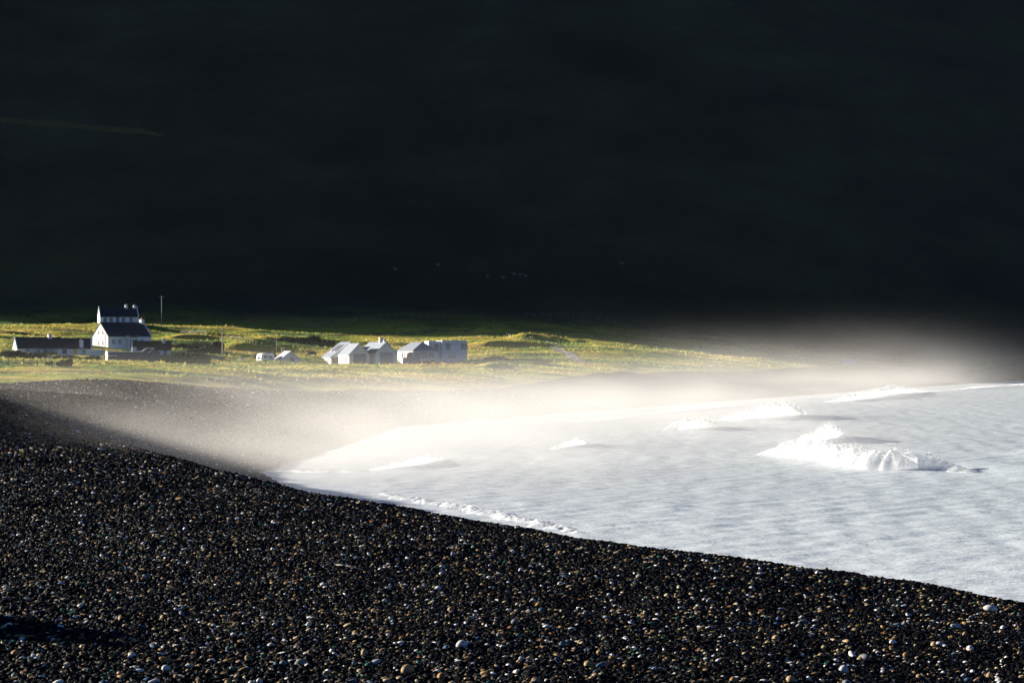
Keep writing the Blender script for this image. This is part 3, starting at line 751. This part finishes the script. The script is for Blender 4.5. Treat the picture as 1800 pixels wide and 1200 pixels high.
# hip-roofed wing
p = P(726, 637, 545); rt = empty('hip_roofed_house', p, R(19)); tag(rt, 'low pale wing with hipped slate roof between the gables and the flat roofed block', 'house', RIGHT)
Lx, Wy, e, ri = 6.2, 13.0, 2.75, 2.1
MB().box(0, Lx, 0, Wy, -1, e).build('wall', M['whitewash'], rt)
a, bb, c, dq = (-.3, -.3, e), (Lx + .3, -.3, e), (Lx + .3, Wy + .3, e), (-.3, Wy + .3, e); r1, r2 = (Lx / 2, Lx / 2 * .9, e + ri), (Lx / 2, Wy - 1, e + ri)
m_ = MB(); m_.poly([a, bb, r1]).poly([bb, c, r2, r1]).poly([c, dq, r2]).poly([dq, a, r1, r2]).poly([a, dq, c, bb]); m_.build('roof', M['grey_slate'], rt)
H3 = House.__new__(House); H3.root, H3.L, H3.W, H3.eave, H3.rise = rt, Lx, Wy, e, ri
for u in (.8, 2.4, 4.0, 6.2, 8.2): H3.window('left', u, .9, 1.0, 1.4, 'darkframe', 1)
for u in (.5, 2.2, 3.9): H3.window('front', u, 1.1, 1.4, 1.2, 'darkframe', 1)
# flat-roofed block
p = P(777, 636, 552); rt = empty('flat_roofed_house', p, R(14)); tag(rt, 'tall white flat roofed modern block at the right end of the buildings', 'house', RIGHT)
MB().box(0, 6.2, 0, 6.5, -1, 5.0).box(-3.0, 0, 1.3, 6.0, -1, 5.0).box(-2.9, -.9, 1.28, 1.3, -1, 5.0).build('wall', M['whitewash'], rt)
MB().box(-.1, 6.3, -.1, 6.6, 5.0, 5.12).build('roof', M['zinc'], rt)
H4 = House.__new__(House); H4.root, H4.L, H4.W, H4.eave, H4.rise = rt, 6.2, 6.5, 5, 0
H4.window('front', .9, 2.9, 1.1, 1.5, 'darkframe', 1); H4.window('front', 4.6, 3.0, 1.4, 1.4, 'darkframe', 0); H4.window('front', 1.6, .9, 1.7, .8, 'darkframe', 2)
MB().box(-1.6, -.6, 1.21, 1.27, 2.2, 4.3).build('shutter', M['darkframe'], rt)
# garden wall and gate pier
b = MB().box(0, 4.0, 0, .25, -.8, 1.35).build('garden_wall', M['grey_render']); b.location = P(708, 639, 536); b.rotation_euler = (0, 0, R(6)); tag(b, 'grey garden wall in front of the hip roofed wing', 'wall')
b = MB().box(0, .8, 0, .5, -.5, .95).box(-.06, .86, -.06, .56, .95, 1.08).build('gate_pier', M['whitewash']); b.location = P(738, 639, 535); tag(b, 'short white gate pier at the right end of the grey garden wall', 'gate pier')
# shed
h = House('shed', 'small grey gabled shed with a dark door, standing between the caravan and the gabled group', 'shed', 527, 641, 500, 90 + 20, 5.5, 4.0, 1.35, 1.5, wall='zinc', roof='zinc')
h.door('left', 1.25, .85, 1.5, 'darkpost'); 
MB().box(.2, 3.0, 4.02, 5.4, -.6, 1.25).build('lean_to', M['timber'], h.root)
MB().box(.1, 3.1, 5.41, 5.5, -.6, 1.1).build('side_wall', M['whitewash'], h.root)
# white van-like hut far to the right
b = empty('white_hut', P(1482, 640, 655), R(6)); tag(b, 'tiny pale hut alone by the far shore, half lost in the mist', 'hut')
MB().box(0, 3.9, 0, 2.5, -1, 1.1).build('wall', M['zinc'], b); MB().prism([(-.2, -.2, 1.11), (-.2, 2.7, 1.11), (-.2, 2.5, 1.5), (-.2, 0, 1.5)], (4.3, 0, 0)).build('roof', M['zinc'], b)

# caravan
p = P(459, 639, 500); rt = empty('caravan', p, R(38)); tag(rt, 'white touring caravan parked on the grass left of the shed', 'caravan')
b = MB(); prof = [(0, 0, .35), (0, 0, 1.5), (.25, 0, 2.1), (.9, 0, 2.28), (2.6, 0, 2.28), (3.2, 0, 2.05), (3.45, 0, 1.3), (3.35, 0, .5), (3.1, 0, .35)]
b.prism(prof, (0, 1.95, 0)); b.build('body', M['caravan'], rt)
wn = MB().box(.7, 1.6, -.03, .0, 1.2, 1.8).box(2.0, 2.8, -.03, .0, 1.2, 1.8).build('side_window', M['glass'], rt)
MB().box(-.03, 0, .4, 1.5, 1.0, 1.5).build('end_window', M['glass'], rt)
MB().box(.05, 3.3, -.02, 0, .75, .85).build('trim_stripe', M['darkframe'], rt)
for yy in (-.02, 1.8):
    wl = MB().tube((1.6, yy, .3), (1.6, yy + .17, .3), .3, .3, 18).build('wheel', M['rubber'], rt)
    MB().tube((1.6, yy - .01, .3), (1.6, yy + .18, .3), .16, .16, 14).build('rim', M['zinc'], wl)
MB().tube((3.3, .98, .4), (4.4, .98, .4), .05, .04).build('tow_bar', M['darkframe'], rt)

# picnic bench by the shed
p = P(480, 645, 492); rt = empty('picnic_bench', p, R(15)); tag(rt, 'low brown wooden bench table on the grass before the shed', 'bench')
MB().box(0, 1.7, .5, 1.1, .68, .74).build('table_top', M['timber'], rt)
for yy in (0, 1.35): MB().box(0, 1.7, yy, yy + .25, .4, .45).build('seat', M['timber'], rt)
for xx in (.2, 1.4): 
    for s_ in (0, 1): MB().prism([(xx, .1 if s_ == 0 else 1.4, -.1), (xx, .2 if s_ == 0 else 1.5, -.1), (xx, .75 if s_ == 0 else .95, .68), (xx, .65 if s_ == 0 else .85, .68)], (.06, 0, 0)).build('leg', M['timber'], rt)

# low grey wall, heaps, boards
def bar(name, px0, px1, py, Y, hgt, thick, mat, label, cat):
    a_ = P(px0, py, Y); e_ = P(px1, py, Y); o = MB().box(0, (e_ - a_).length, 0, thick, -.4, hgt).build(name, mat); o.location = a_; o.location.z = tz(a_.x, a_.y); tag(o, label, cat); return o
bar('stone_wall', 362, 396, 629, 488, 1.0, .5, M['grey_render'], 'low grey stone wall behind the dark hedge, by the tall pole', 'wall')
def heap(name, px, Y, wx, wy, hz, mat, label, cat, seed):
    g = np.linspace(-1, 1, 34); X_, Y_ = np.meshgrid(g, g); r_ = np.clip(1 - X_ ** 2 - Y_ ** 2, 0, 1)
    Z_ = hz * r_ ** .8 * (0.45 + 1.1 * fbm(X_ * 2.5 + 9, Y_ * 2.5, seed, 4)) - .15
    o = mesh_np(name, np.stack([X_ * wx, Y_ * wy, Z_], -1).reshape(-1, 3), grid_faces(34, 34), mat, True)
    o.location = G(px, Y); tag(o, label, cat); return o
heap('earth_mound', 403, 520, 1.6, 1.0, 1.0, M['earth'], 'small mound of orange earth right of the tall pole', 'mound', 3)
heap('stone_heap', 82, 440, 1.5, .8, 1.1, M['palestone'], 'pale pinkish heap of stone before the long low cottage', 'heap', 8)
heap('stone_heap', 425, 515, 1.8, 1.0, .7, M['palestone'], 'low pale heap of rubble right of the orange earth mound', 'heap', 18)
for px, Y, ln, dz, lab in ((142, 420, 1.0, .75, 'white board propped in the dark grass, upper of two below the annexe'), (146, 418, .7, .3, 'white board lying in the dark grass, lower of two below the annexe')):
    o = MB().box(0, ln, 0, .35, 0, .18).build('white_board', M['whitewash']); o.location = G(px, Y, dz - .2); o.rotation_euler = (0, R(6), R(10)); tag(o, lab, 'board')
    
# ------------------------------------------------------------------ poles and fences
def pole(px, py0, py1, Y, label, r=.13):
    a_ = P(px, py0, Y); gz = tz(a_.x, a_.y); topz = EYE - (py1 - HZ) / FPX * Y
    rt = empty('utility_pole', (a_.x, a_.y, gz)); tag(rt, label, 'pole')
    MB().tube((0, 0, -.5), (0, 0, topz - gz), r, r * .75, 10).build('shaft', M['post'], rt, True)
    MB().box(-.55, .55, -.06, .06, topz - gz - .55, topz - gz - .43).build('crossarm', M['timber'], rt)
    for xx in (-.45, .45): MB().tube((xx, 0, topz - gz - .43), (xx, 0, topz - gz - .25), .05).build('insulator', M['zinc'], rt)
pole(284, 560, 520, 640, 'dim wooden pole high on the dark slope right of the rear cottage', .09)
pole(391, 632, 577, 500, 'tall wooden pole standing alone in the sunlit field', .15)
pole(486, 628, 592, 570, 'slim pole rising behind the caravan and shed', .09)
def fence(label, pts, spacing, hgt, mat, r=.07, wires=2):
    """pts: (px, Y)"""
    base = [G(*p) for p in pts]; rt = empty('fence', base[0]); tag(rt, label, 'fence')
    L_ = [0]
    for a_, b_ in zip(base[:-1], base[1:]): L_.append(L_[-1] + (b_ - a_).xy.length)
    tops = []
    for d_ in np.arange(0, L_[-1] + .01, spacing):
        x = float(np.interp(d_, L_, [q.x for q in base])); y = float(np.interp(d_, L_, [q.y for q in base])); z = tz(x, y)
        q = Vector((x, y, z)) - base[0]; hh_ = hgt * random.uniform(.88, 1.1); lean = Vector((random.uniform(-.08, .08), random.uniform(-.05, .05), 0))
        MB().tube(q - Vector((0, 0, .3)), q + lean + Vector((0, 0, hh_)), r, r * .9, 7).build('post', mat, rt, True)
        tops.append(q + lean)
    b = MB()
    for a_, b_ in zip(tops[:-1], tops[1:]):
        for k in range(wires): b.tube(a_ + Vector((0, 0, hgt * (.9 - .35 * k))), b_ + Vector((0, 0, hgt * (.9 - .35 * k))), .012, None, 4)
    b.build('wire', M['wire'], rt)
fence('long pale post fence along the foot of the dark hill, above the gabled group', [(488, 672), (640, 690), (806, 700)], 2.5, 1.5, M['timber'], .09)
fence('post fence along the foot of the hill, right of the track', [(925, 700), (1010, 706), (1095, 704)], 2.6, 1.4, M['timber'], .08)
fence('row of pale posts on the bank right of the tall pole', [(398, 585), (425, 578), (450, 575)], .95, 1.1, M['post'], .08, 1)
fence('short row of pale posts on the green bank above the hedge', [(318, 622), (342, 615), (366, 610)], .95, 1.1, M['post'], .08, 1)
fence('dark post fence on the yellow grass by the beach, far left', [(2, 282), (75, 288), (152, 292)], 1.25, 1.05, M['darkpost'], .045, 2)
fence('pale post fence running right from the flat roofed block', [(826, 560), (850, 566), (880, 575)], 1.3, 1.2, M['post'], .07, 1)
fence('thin post fence above the track, by the field edge', [(890, 640), (915, 620), (940, 600)], 3.5, 1.2, M['post'], .06, 1)

# ------------------------------------------------------------------ tracks (draped strips)
def strip(name, pts, wid, mat):
    base = np.array([((px - 900) / FPX * Y, Y) for px, Y in pts]); L_ = np.r_[0, np.cumsum(np.hypot(*np.diff(base, axis=0).T))]
    s = np.linspace(0, L_[-1], int(L_[-1] / .7) + 2); cx, cy = np.interp(s, L_, base[:, 0]), np.interp(s, L_, base[:, 1])
    for _ in range(12): cx[1:-1] = (cx[:-2] + cx[1:-1] * 2 + cx[2:]) / 4; cy[1:-1] = (cy[:-2] + cy[1:-1] * 2 + cy[2:]) / 4
    cx = cx + (fbm(s / 12, s * 0, 6, 2) - .5) * wid * .6
    tx, ty = np.gradient(cx), np.gradient(cy); tl = np.hypot(tx, ty); nx, ny = -ty / tl, tx / tl
    v = np.linspace(-.5, .5, 7); wd_ = wid * np.clip((L_[-1] - s) / 12, .12, 1)[:, None]; X_ = cx[:, None] + nx[:, None] * v * wd_; Y_ = cy[:, None] + ny[:, None] * v * wd_
    Z_ = terrain(X_, Y_) + .10
    tag(mesh_np(name, np.stack([X_, Y_, Z_], -1).reshape(-1, 3), grid_faces(len(s), 7), mat, True), kind='structure')
M['gravel'] = plain_mat('track_gravel', (0.27, 0.25, 0.22), .95, .3, 1.5, .2, .4)
M['hillroad'] = plain_mat('hill_road', (0.10, 0.085, 0.035), .95, .3, 1.5, .1, .3)
strip('track', [(958, 622), (985, 590), (1010, 560), (1035, 535), (1060, 515)], 3.2, M['gravel'])

# hill road: follow the pixel line up on the hill face
def hill_hit(px, py):
    Y = 700.0
    while Y < 1400:
        x = (px - 900) / FPX * Y
        if tz(x, Y) >= EYE - (py - HZ) / FPX * Y: break
        Y += 2
    return px, Y
strip('road', [hill_hit(px, py) for px, py in ((-60, 206), (0, 212), (60, 217), (110, 221), (150, 227), (190, 232), (230, 236), (265, 240), (300, 244))], 3.0, M['hillroad'])

# ------------------------------------------------------------------ bushes
def leaf_mat(name, col):
    m, t, b = new_mat(name)
    t.links.new(ramp(t, noise(t, 1.2, 4), [(.3, tuple(c * .6 for c in col)), (.7, tuple(c * 1.3 for c in col))]), b.inputs['Base Color'])
    b.inputs['Roughness'].default_value = .8; b.inputs['Specular IOR Level'].default_value = .2
    return m
M['bush'] = leaf_mat('bush_leaves', (0.035, 0.065, 0.022)); M['reed'] = leaf_mat('dry_reed', (0.22, 0.19, 0.075)); M['brownbush'] = leaf_mat('brown_bush', (0.13, 0.085, 0.06))
def bush_mesh(seed, n=2600, leaf=.16):
    r = np.random.default_rng(seed)
    lobes = [(r.normal(0, .42), r.normal(0, .35), .42 + .25 * r.random(), .38 + .22 * r.random()) for _ in range(7)] + [(0, 0, .45, .6)]
    pts = []
    for i in range(n):
        lx, ly, lz, lr = lobes[r.integers(len(lobes))]; d = r.normal(size=3); d /= np.linalg.norm(d); q = np.array((lx, ly, lz)) + d * lr * (0.65 + .4 * r.random())
        if q[2] > -.05: pts.append(q)
    pts = np.array(pts); n = len(pts)
    a = r.normal(size=(n, 3)); a /= np.linalg.norm(a, axis=1)[:, None]; b = np.cross(a, r.normal(size=(n, 3))); b /= np.linalg.norm(b, axis=1)[:, None]
    s = leaf * (.5 + r.random((n, 1)))
    v = np.stack([pts - a * s, pts + b * s * .5, pts + a * s, pts - b * s * .5], 1).reshape(-1, 3)
    return v, np.arange(n * 4).reshape(-1, 4)
protos = []
for sd_, mt in ((1, 'bush'), (2, 'bush'), (3, 'brownbush')):
    v, f = bush_mesh(sd_)
    me_o = mesh_np('bush', v, f, M[mt], False); protos.append(me_o.data); bpy.data.objects.remove(me_o)
stem_me = MB()
for a_ in range(5): stem_me.tube((0, 0, -.3), (.35 * math.cos(a_ * 1.26), .3 * math.sin(a_ * 1.26), .7), .05, .02, 5)
so_ = stem_me.build('stem', M['timber']); stem_data = so_.data; bpy.data.objects.remove(so_)
BUSH = [
    (381, 556, 2.1, 1.6, 2.2, 0, 'tall dark round bush left of the tall pole'), (366, 553, 1.8, 1.3, 1.5, 1, 'dark bush close on the left of the tall round one'),
    (350, 550, 1.8, 1.2, 1.2, 0, 'low dark bush on the slope, third from the tall round bush'), (336, 562, 1.9, 1.1, .9, 1, 'flat dark bush on the yellow slope, right of a matching one'),
    (318, 566, 1.9, 1.1, .9, 0, 'flat dark bush on the yellow slope, nearest the brown roofed outbuilding'),
    (315, 455, 2.3, 1.3, 1.3, 0, 'dark bush against the right end of the brown roofed outbuilding'), (335, 455, 2.6, 1.3, 1.4, 1, 'broad dark bush in the middle of the shaded hedge'),
    (353, 452, 2.2, 1.3, 1.4, 0, 'dark bush at the right end of the shaded hedge by the grey wall'), (345, 400, 2.8, 1.2, .9, 1, 'low green thicket on the grass below the shaded hedge'),
    (300, 430, 1.5, 1.0, 1.1, 1, 'small bush below the window of the brown roofed outbuilding'),
    (472, 540, 2.2, 1.3, 1.6, 0, 'green pointed bush behind the caravan'), (548, 590, 3.0, 1.6, 2.0, 0, 'big rounded bush above the black cow'),
    (525, 592, 3.2, 1.5, 1.5, 1, 'dark bush in the long hedge, behind the shed'), (500, 592, 3.2, 1.5, 1.4, 0, 'dark bush in the long hedge above the tan cow'),
    (475, 592, 3.0, 1.5, 1.2, 1, 'dark bush at the left end of the long hedge'), (572, 592, 3.0, 1.5, 1.4, 0, 'dark bush in the hedge just left of the roof lights'),
    (545, 505, 2.2, .9, .9, 2, 'reddish brown bush right of the shed'), (535, 503, 1.6, .8, .8, 2, 'smaller reddish brown bush touching the shed'),
    (755, 528, 2.0, 1.1, 1.2, 1, 'green bush in front of the hip roofed wing'), (772, 526, 2.2, 1.1, 1.0, 0, 'green bush in front of the left part of the flat roofed block'),
    (800, 528, 2.6, 1.1, .9, 1, 'low bush under the windows of the flat roofed block'), (845, 528, 3.4, 1.2, 1.1, 0, 'wide bush right of the flat roofed block'),
    (870, 545, 2.8, 1.2, 1.0, 1, 'rightmost bush of the hedge beyond the flat roofed block'),
    (60, 400, 2.6, 1.2, .9, 0, 'low dark thicket below the long low cottage'), (110, 405, 2.8, 1.2, .9, 1, 'low dark thicket below the yellow door'),
    (20, 400, 2.4, 1.2, 1.0, 1, 'dark thicket at the left edge below the lit gable'), (160, 408, 2.2, 1.1, 1.1, 0, 'dark thicket left of the grey barn'),
    (262, 415, 2.2, .9, .8, 1, 'small thicket at the foot of the grey barn wall'),
    (120, 286, .7, .4, .75, 0, 'small dark bush beside the dark post fence'), (106, 286, .6, .4, .5, 1, 'lowest dark bush beside the dark post fence'), (89, 286, .4, .3, .5, 0, 'narrow dark bush at the middle of the dark post fence'),
]
for px, Y, a_, b_, c_, k, lab in BUSH:
    rt = empty('bush', G(px, Y)); tag(rt, lab, 'bush', 'bushes on the plain'); rt.scale = (a_, b_, c_); rt.rotation_euler = (0, 0, random.uniform(-.4, .4))
    o = bpy.data.objects.new('foliage', protos[k]); COL.objects.link(o); o.parent = rt
    o = bpy.data.objects.new('stem', stem_data); COL.objects.link(o); o.parent = rt

# rough grass over the plain
def make_tuft(ng, k):
    N, Lk = ng.nodes.new, ng.links.new
    jn = N('GeometryNodeJoinGeometry'); r = random.Random(k + 40)
    for i in range(9):
        cn = N('GeometryNodeMeshCone'); cn.inputs['Vertices'].default_value = 3; cn.inputs['Radius Bottom'].default_value = .06; cn.inputs['Radius Top'].default_value = .004; cn.inputs['Depth'].default_value = r.uniform(.5, 1.0)
        tr = N('GeometryNodeTransform'); Lk(cn.outputs['Mesh'], tr.inputs[0]); tr.inputs['Translation'].default_value = (r.uniform(-.25, .25), r.uniform(-.25, .25), -.08)
        tr.inputs['Rotation'].default_value = (r.uniform(-.5, .5), r.uniform(-.5, .5), 0); Lk(tr.outputs[0], jn.inputs[0])
    return jn.outputs[0]
def tuft_material():
    m, t, b = new_mat('rough_grass')
    rnd = t.nodes.new('ShaderNodeObjectInfo').outputs['Random']
    pos = t.nodes.new('ShaderNodeNewGeometry').outputs['Position']
    n1 = noise(t, 0.035, 5, pos, 1, 2.6, 1)
    f = mth(t, 'ADD', mth(t, 'MULTIPLY', n1, .92), mth(t, 'MULTIPLY', rnd, .08))
    t.links.new(ramp(t, f, [(.36, (.035, .09, .010)), (.45, (.15, .24, .014)), (.52, (.40, .37, .022)), (.63, (.52, .36, .07))]), b.inputs['Base Color'])
    b.inputs['Roughness'].default_value = .7; b.inputs['Specular IOR Level'].default_value = .2
    return m
M['tuft'] = tuft_material()
tx_ = np.arange(-165, 130, 1.5); ty_ = np.arange(215, 720, 1.5)
TX, TY = np.meshgrid(tx_, ty_); TZ, TG, TH_, _ = terrain(TX, TY, True)
pat = fbm(TX / 18, TY / 8, 91, 3)
dn = .8 * np.clip((pat - .38) * 4, 0.05, 1.6) * (TG > .8) * (TH_ < .7) * (np.abs(TX / TY) < .25)
dn *= sstep(3, 40, TY - grass_edge(TX)) * .9 + .1
szz = np.interp(TY, [215, 300, 600], [.24, .36, .5])
tf = grid_faces(len(ty_), len(tx_)); tf = tf[dn.reshape(-1)[tf].any(1)]; ids, inv = np.unique(tf, return_inverse=True)
gs = mesh_np('grass', np.stack([TX, TY, TZ], -1).reshape(-1, 3)[ids], inv.reshape(tf.shape), M['tuft'], True, None, {'density': dn.reshape(-1)[ids], 'size': szz.reshape(-1)[ids]})
tag(gs, kind='stuff'); scatter(gs, M['tuft'], {'n': 4, 'make': make_tuft, 'spread': .9}, 11, tilt=.15)

# ------------------------------------------------------------------ animals
def skinned(name, verts, edges, mat, parent=None, sub=2):
    me = bpy.data.meshes.new(name); me.from_pydata([v[:3] for v in verts], edges, []); me.materials.append(mat)
    o = bpy.data.objects.new(name, me); COL.objects.link(o); o.parent = parent
    sk = o.modifiers.new('skin', 'SKIN'); sk.use_smooth_shade = True
    for i, v in enumerate(verts):
        r = v[3]; me.skin_vertices[0].data[i].radius = r if isinstance(r, tuple) else (r, r)
    me.skin_vertices[0].data[0].use_root = True
    ss = o.modifiers.new('sub', 'SUBSURF'); ss.levels = ss.render_levels = sub
    return o
def cow_mesh(mat, graze=True):
    hz = .35 if graze else 1.45; hx = -1.45 if graze else -1.35
    v = [(0, 0, 1.05, (.36, .40)), (-.55, 0, 1.08, (.34, .40)), (.6, 0, 1.1, (.33, .36)), (.95, 0, 1.15, .2),           # trunk
         (-.95, 0, 1.15 if graze else 1.3, .22), (-1.2, 0, .8 if graze else 1.45, .17), (hx, 0, hz + .2, .15), (hx - .2, 0, hz - .08, .09),
         (-.6, -.2, .75, .15), (-.62, -.21, .4, .085), (-.6, -.21, .02, .06), (-.6, .2, .75, .15), (-.62, .21, .4, .085), (-.6, .21, .02, .06),
         (.7, -.2, .8, .19), (.84, -.2, .42, .085), (.78, -.2, .02, .06), (.7, .2, .8, .19), (.84, .2, .42, .085), (.78, .2, .02, .06),
         (1.06, 0, .95, .035), (1.1, 0, .5, .03)]
    e = [(0, 1), (0, 2), (2, 3), (1, 4), (4, 5), (5, 6), (6, 7), (1, 8), (8, 9), (9, 10), (1, 11), (11, 12), (12, 13), (2, 14), (14, 15), (15, 16), (2, 17), (17, 18), (18, 19), (3, 20), (20, 21)]
    return v, e, hx, hz
M['tanhide'] = plain_mat('tan_hide', (.55, .38, .27), .8, .15, 3, .2, 0); M['blackhide'] = plain_mat('black_hide', (.02, .02, .022), .7, .2, 3, .3, 0); M['wool'] = plain_mat('wool', (.16, .155, .14), .95, .12, 6, .1, 0)
for px, Y, rz, mt, gz_, lab in ((549, 560, -.1, 'blackhide', True, 'black cow grazing side-on in the field above the shed'), (499, 562, 1.2, 'tanhide', False, 'tan cow standing end-on in the field above the shed')):
    rt = empty('cow', G(px, Y, .05), rz); tag(rt, lab, 'cow'); v, e, hx, hz = cow_mesh(mt, gz_)
    skinned('body', v, e, M[mt], rt)
    for s_ in (-1, 1): MB().prism([(hx + .02, s_ * .12, hz + .3), (hx + .1, s_ * .34, hz + .28), (hx + .14, s_ * .13, hz + .22)], (.03, 0, .02)).build('ear', M[mt], rt)
v = [(0, 0, .62, (.25, .26)), (-.32, 0, .64, (.23, .25)), (.34, 0, .62, (.23, .25)), (-.6, 0, .82, .11), (-.8, 0, .74, .07), (.55, 0, .6, .07)]
e = [(0, 1), (0, 2), (1, 3), (3, 4), (2, 5)]
for xx in (-.3, .32):
    for s_ in (-1, 1):
        i = len(v); v += [(xx, s_ * .13, .4, .07), (xx + .02, s_ * .13, .02, .035)]; e += [(1 if xx < 0 else 2, i), (i, i + 1)]
sheep0 = None
for px, py, rz, lab in ((695, 482, 0, 'far sheep alone, leftmost on the dark hillside'), (770, 476, .5, 'far sheep alone, second from the left on the dark hillside'), (857, 494, 1.0, 'far sheep at the left of the small flock on the dark hillside'),
                        (884, 494, 3.0, 'far sheep second in the small flock on the dark hillside'), (904, 487, .3, 'far sheep standing highest of the small flock on the hillside'), (914, 493, 2.5, 'far sheep just below the highest one of the flock'),
                        (924, 494, .2, 'far sheep at the right of the small flock on the hillside'), (1093, 467, .1, 'far sheep alone far to the right on the dark hillside')):
    _, Y = hill_hit(px, py)
    if sheep0 is None:
        rt = empty('sheep', (0, 0, 0)); skinned('body', v, e, M['wool'], rt); sheep0 = rt
    else: rt = copy_tree(sheep0)
    rt.location = G(px, Y, .02); rt.rotation_euler = (0, 0, rz); rt.scale = (1.15,) * 3; tag(rt, lab, 'sheep', 'sheep on the dark hillside')

# ------------------------------------------------------------------ sea mist: spray hanging over the surf, thickest along the waterline
def mist_material():
    m = bpy.data.materials.new('sea_mist'); m.use_nodes = True; t = m.node_tree; t.nodes.remove(t.nodes['Principled BSDF'])
    co = t.nodes.new('ShaderNodeTexCoord').outputs['Object']
    sp = t.nodes.new('ShaderNodeSeparateXYZ'); t.links.new(co, sp.inputs[0]); X_, Y_, Z_ = sp.outputs
    T = mth(t, 'DIVIDE', Y_, 800.0)
    def curve(pts, lo, hi):
        n = t.nodes.new('ShaderNodeFloatCurve'); c = n.mapping.curves[0]
        q = [(y / 800.0, (v - lo) / (hi - lo)) for y, v in pts]
        while len(c.points) < len(q): c.points.new(.5, .5)
        for p_, (a, b) in zip(c.points, q): p_.location = (a, b); p_.handle_type = 'VECTOR'
        n.mapping.update(); t.links.new(T, n.inputs['Value'])
        return mth(t, 'MULTIPLY_ADD', n.outputs[0], hi - lo, lo)
    xc = curve([(0, -10), (100, -14), (155, -16), (250, -12), (310, 6), (361, 22), (464, 58), (572, 98), (677, 138), (800, 180)], -50, 250)
    wL = curve([(0, 6), (100, 7), (155, 25), (220, 38), (300, 44), (460, 40), (620, 40), (800, 40)], 0, 60)
    wR = curve([(0, 6), (100, 8), (155, 26), (220, 34), (300, 36), (460, 32), (560, 20), (620, 15), (800, 12)], 0, 60)
    A = curve([(0, 0), (105, 0), (150, .46), (220, .40), (290, .21), (360, .135), (420, .115), (520, .105), (620, .09), (700, .04), (800, 0)], 0, 1)
    hs = curve([(0, 3.4), (150, 3.6), (250, 4.2), (350, 5.0), (450, 6.6), (560, 8.4), (700, 9), (800, 9)], 0, 20)
    dx = mth(t, 'SUBTRACT', X_, xc)
    side = mth(t, 'GREATER_THAN', dx, 0.0)
    wd = mth(t, 'ADD', mth(t, 'MULTIPLY', side, wR), mth(t, 'MULTIPLY', mth(t, 'SUBTRACT', 1.0, side), wL))
    q = mth(t, 'DIVIDE', dx, wd)
    ga = mth(t, 'EXPONENT', mth(t, 'MULTIPLY', mth(t, 'MULTIPLY', q, q), -1.0))
    zr = mth(t, 'DIVIDE', mth(t, 'MAXIMUM', Z_, 0.0), hs)
    ez = mth(t, 'EXPONENT', mth(t, 'MULTIPLY', mth(t, 'MULTIPLY', zr, zr), -1.0))
    n = noise(t, 0.04, 4, co, 1, .6, 2.2)
    nf = mth(t, 'MULTIPLY_ADD', n, 5.0, -1.7); nf = mth(t, 'MAXIMUM', nf, 0.12)
    den = mth(t, 'MULTIPLY', mth(t, 'MULTIPLY', mth(t, 'MULTIPLY', A, ga), mth(t, 'MULTIPLY', ez, nf)), MIST)
    lo = mth(t, 'DIVIDE', dx, 15.0); lz = mth(t, 'DIVIDE', mth(t, 'MAXIMUM', Z_, 0.0), 3.0)
    lo = mth(t, 'EXPONENT', mth(t, 'MULTIPLY', mth(t, 'ADD', mth(t, 'MULTIPLY', lo, lo), mth(t, 'MULTIPLY', lz, lz)), -1.0))
    far_ = mth(t, 'MULTIPLY', mth(t, 'GREATER_THAN', Y_, 290.0), mth(t, 'LESS_THAN', Y_, 600.0))
    den = mth(t, 'ADD', den, mth(t, 'MULTIPLY', mth(t, 'MULTIPLY', lo, far_), mth(t, 'MULTIPLY', nf, .012)))
    for bx_, by_, rx_, ry_, hz_, am_ in ((23, 166, 4.5, 13, 2.0, .022), (26, 206, 4, 6, 2.0, .018), (30, 276, 6, 10, 2.6, .022), (19, 240, 5, 8, 2.2, .016), (60, 385, 8, 30, 3.2, .010)):
        e1 = mth(t, 'POWER', mth(t, 'DIVIDE', mth(t, 'ABSOLUTE', mth(t, 'SUBTRACT', X_, bx_)), rx_), 2.0)
        e2 = mth(t, 'POWER', mth(t, 'DIVIDE', mth(t, 'ABSOLUTE', mth(t, 'SUBTRACT', Y_, by_)), ry_), 2.0)
        e3 = mth(t, 'POWER', mth(t, 'DIVIDE', mth(t, 'MAXIMUM', Z_, 0.0), hz_), 2.0)
        ee = mth(t, 'EXPONENT', mth(t, 'MULTIPLY', mth(t, 'ADD', e1, mth(t, 'ADD', e2, e3)), -1.0))
        den = mth(t, 'ADD', den, mth(t, 'MULTIPLY', ee, am_))
    v = nd(t, 'ShaderNodeVolumePrincipled'); v.inputs['Color'].default_value = (.70, .69, .66, 1); v.inputs['Anisotropy'].default_value = 0.25
    t.links.new(den, v.inputs['Density'])
    t.links.new(v.outputs[0], t.nodes['Material Output'].inputs['Volume'])
    m.cycles.volume_step_rate = 0.5
    return m
MIST = 0.058
ms = MB().box(-75, 190, 96, 770, -.9, 34).build('sea_mist', mist_material()); tag(ms, kind='stuff')

# thin air over the whole place
hz = bpy.data.materials.new('haze'); hz.use_nodes = True; ht = hz.node_tree; ht.nodes.remove(ht.nodes['Principled BSDF'])
hv = nd(ht, 'ShaderNodeVolumePrincipled'); hv.inputs['Color'].default_value = (.72, .92, 1, 1); hv.inputs['Density'].default_value = 2.8e-6
ht.links.new(hv.outputs[0], ht.nodes['Material Output'].inputs['Volume'])
tag(MB().box(-4500, 4500, -1500, 4500, -420, 420).build('haze', hz), kind='stuff')
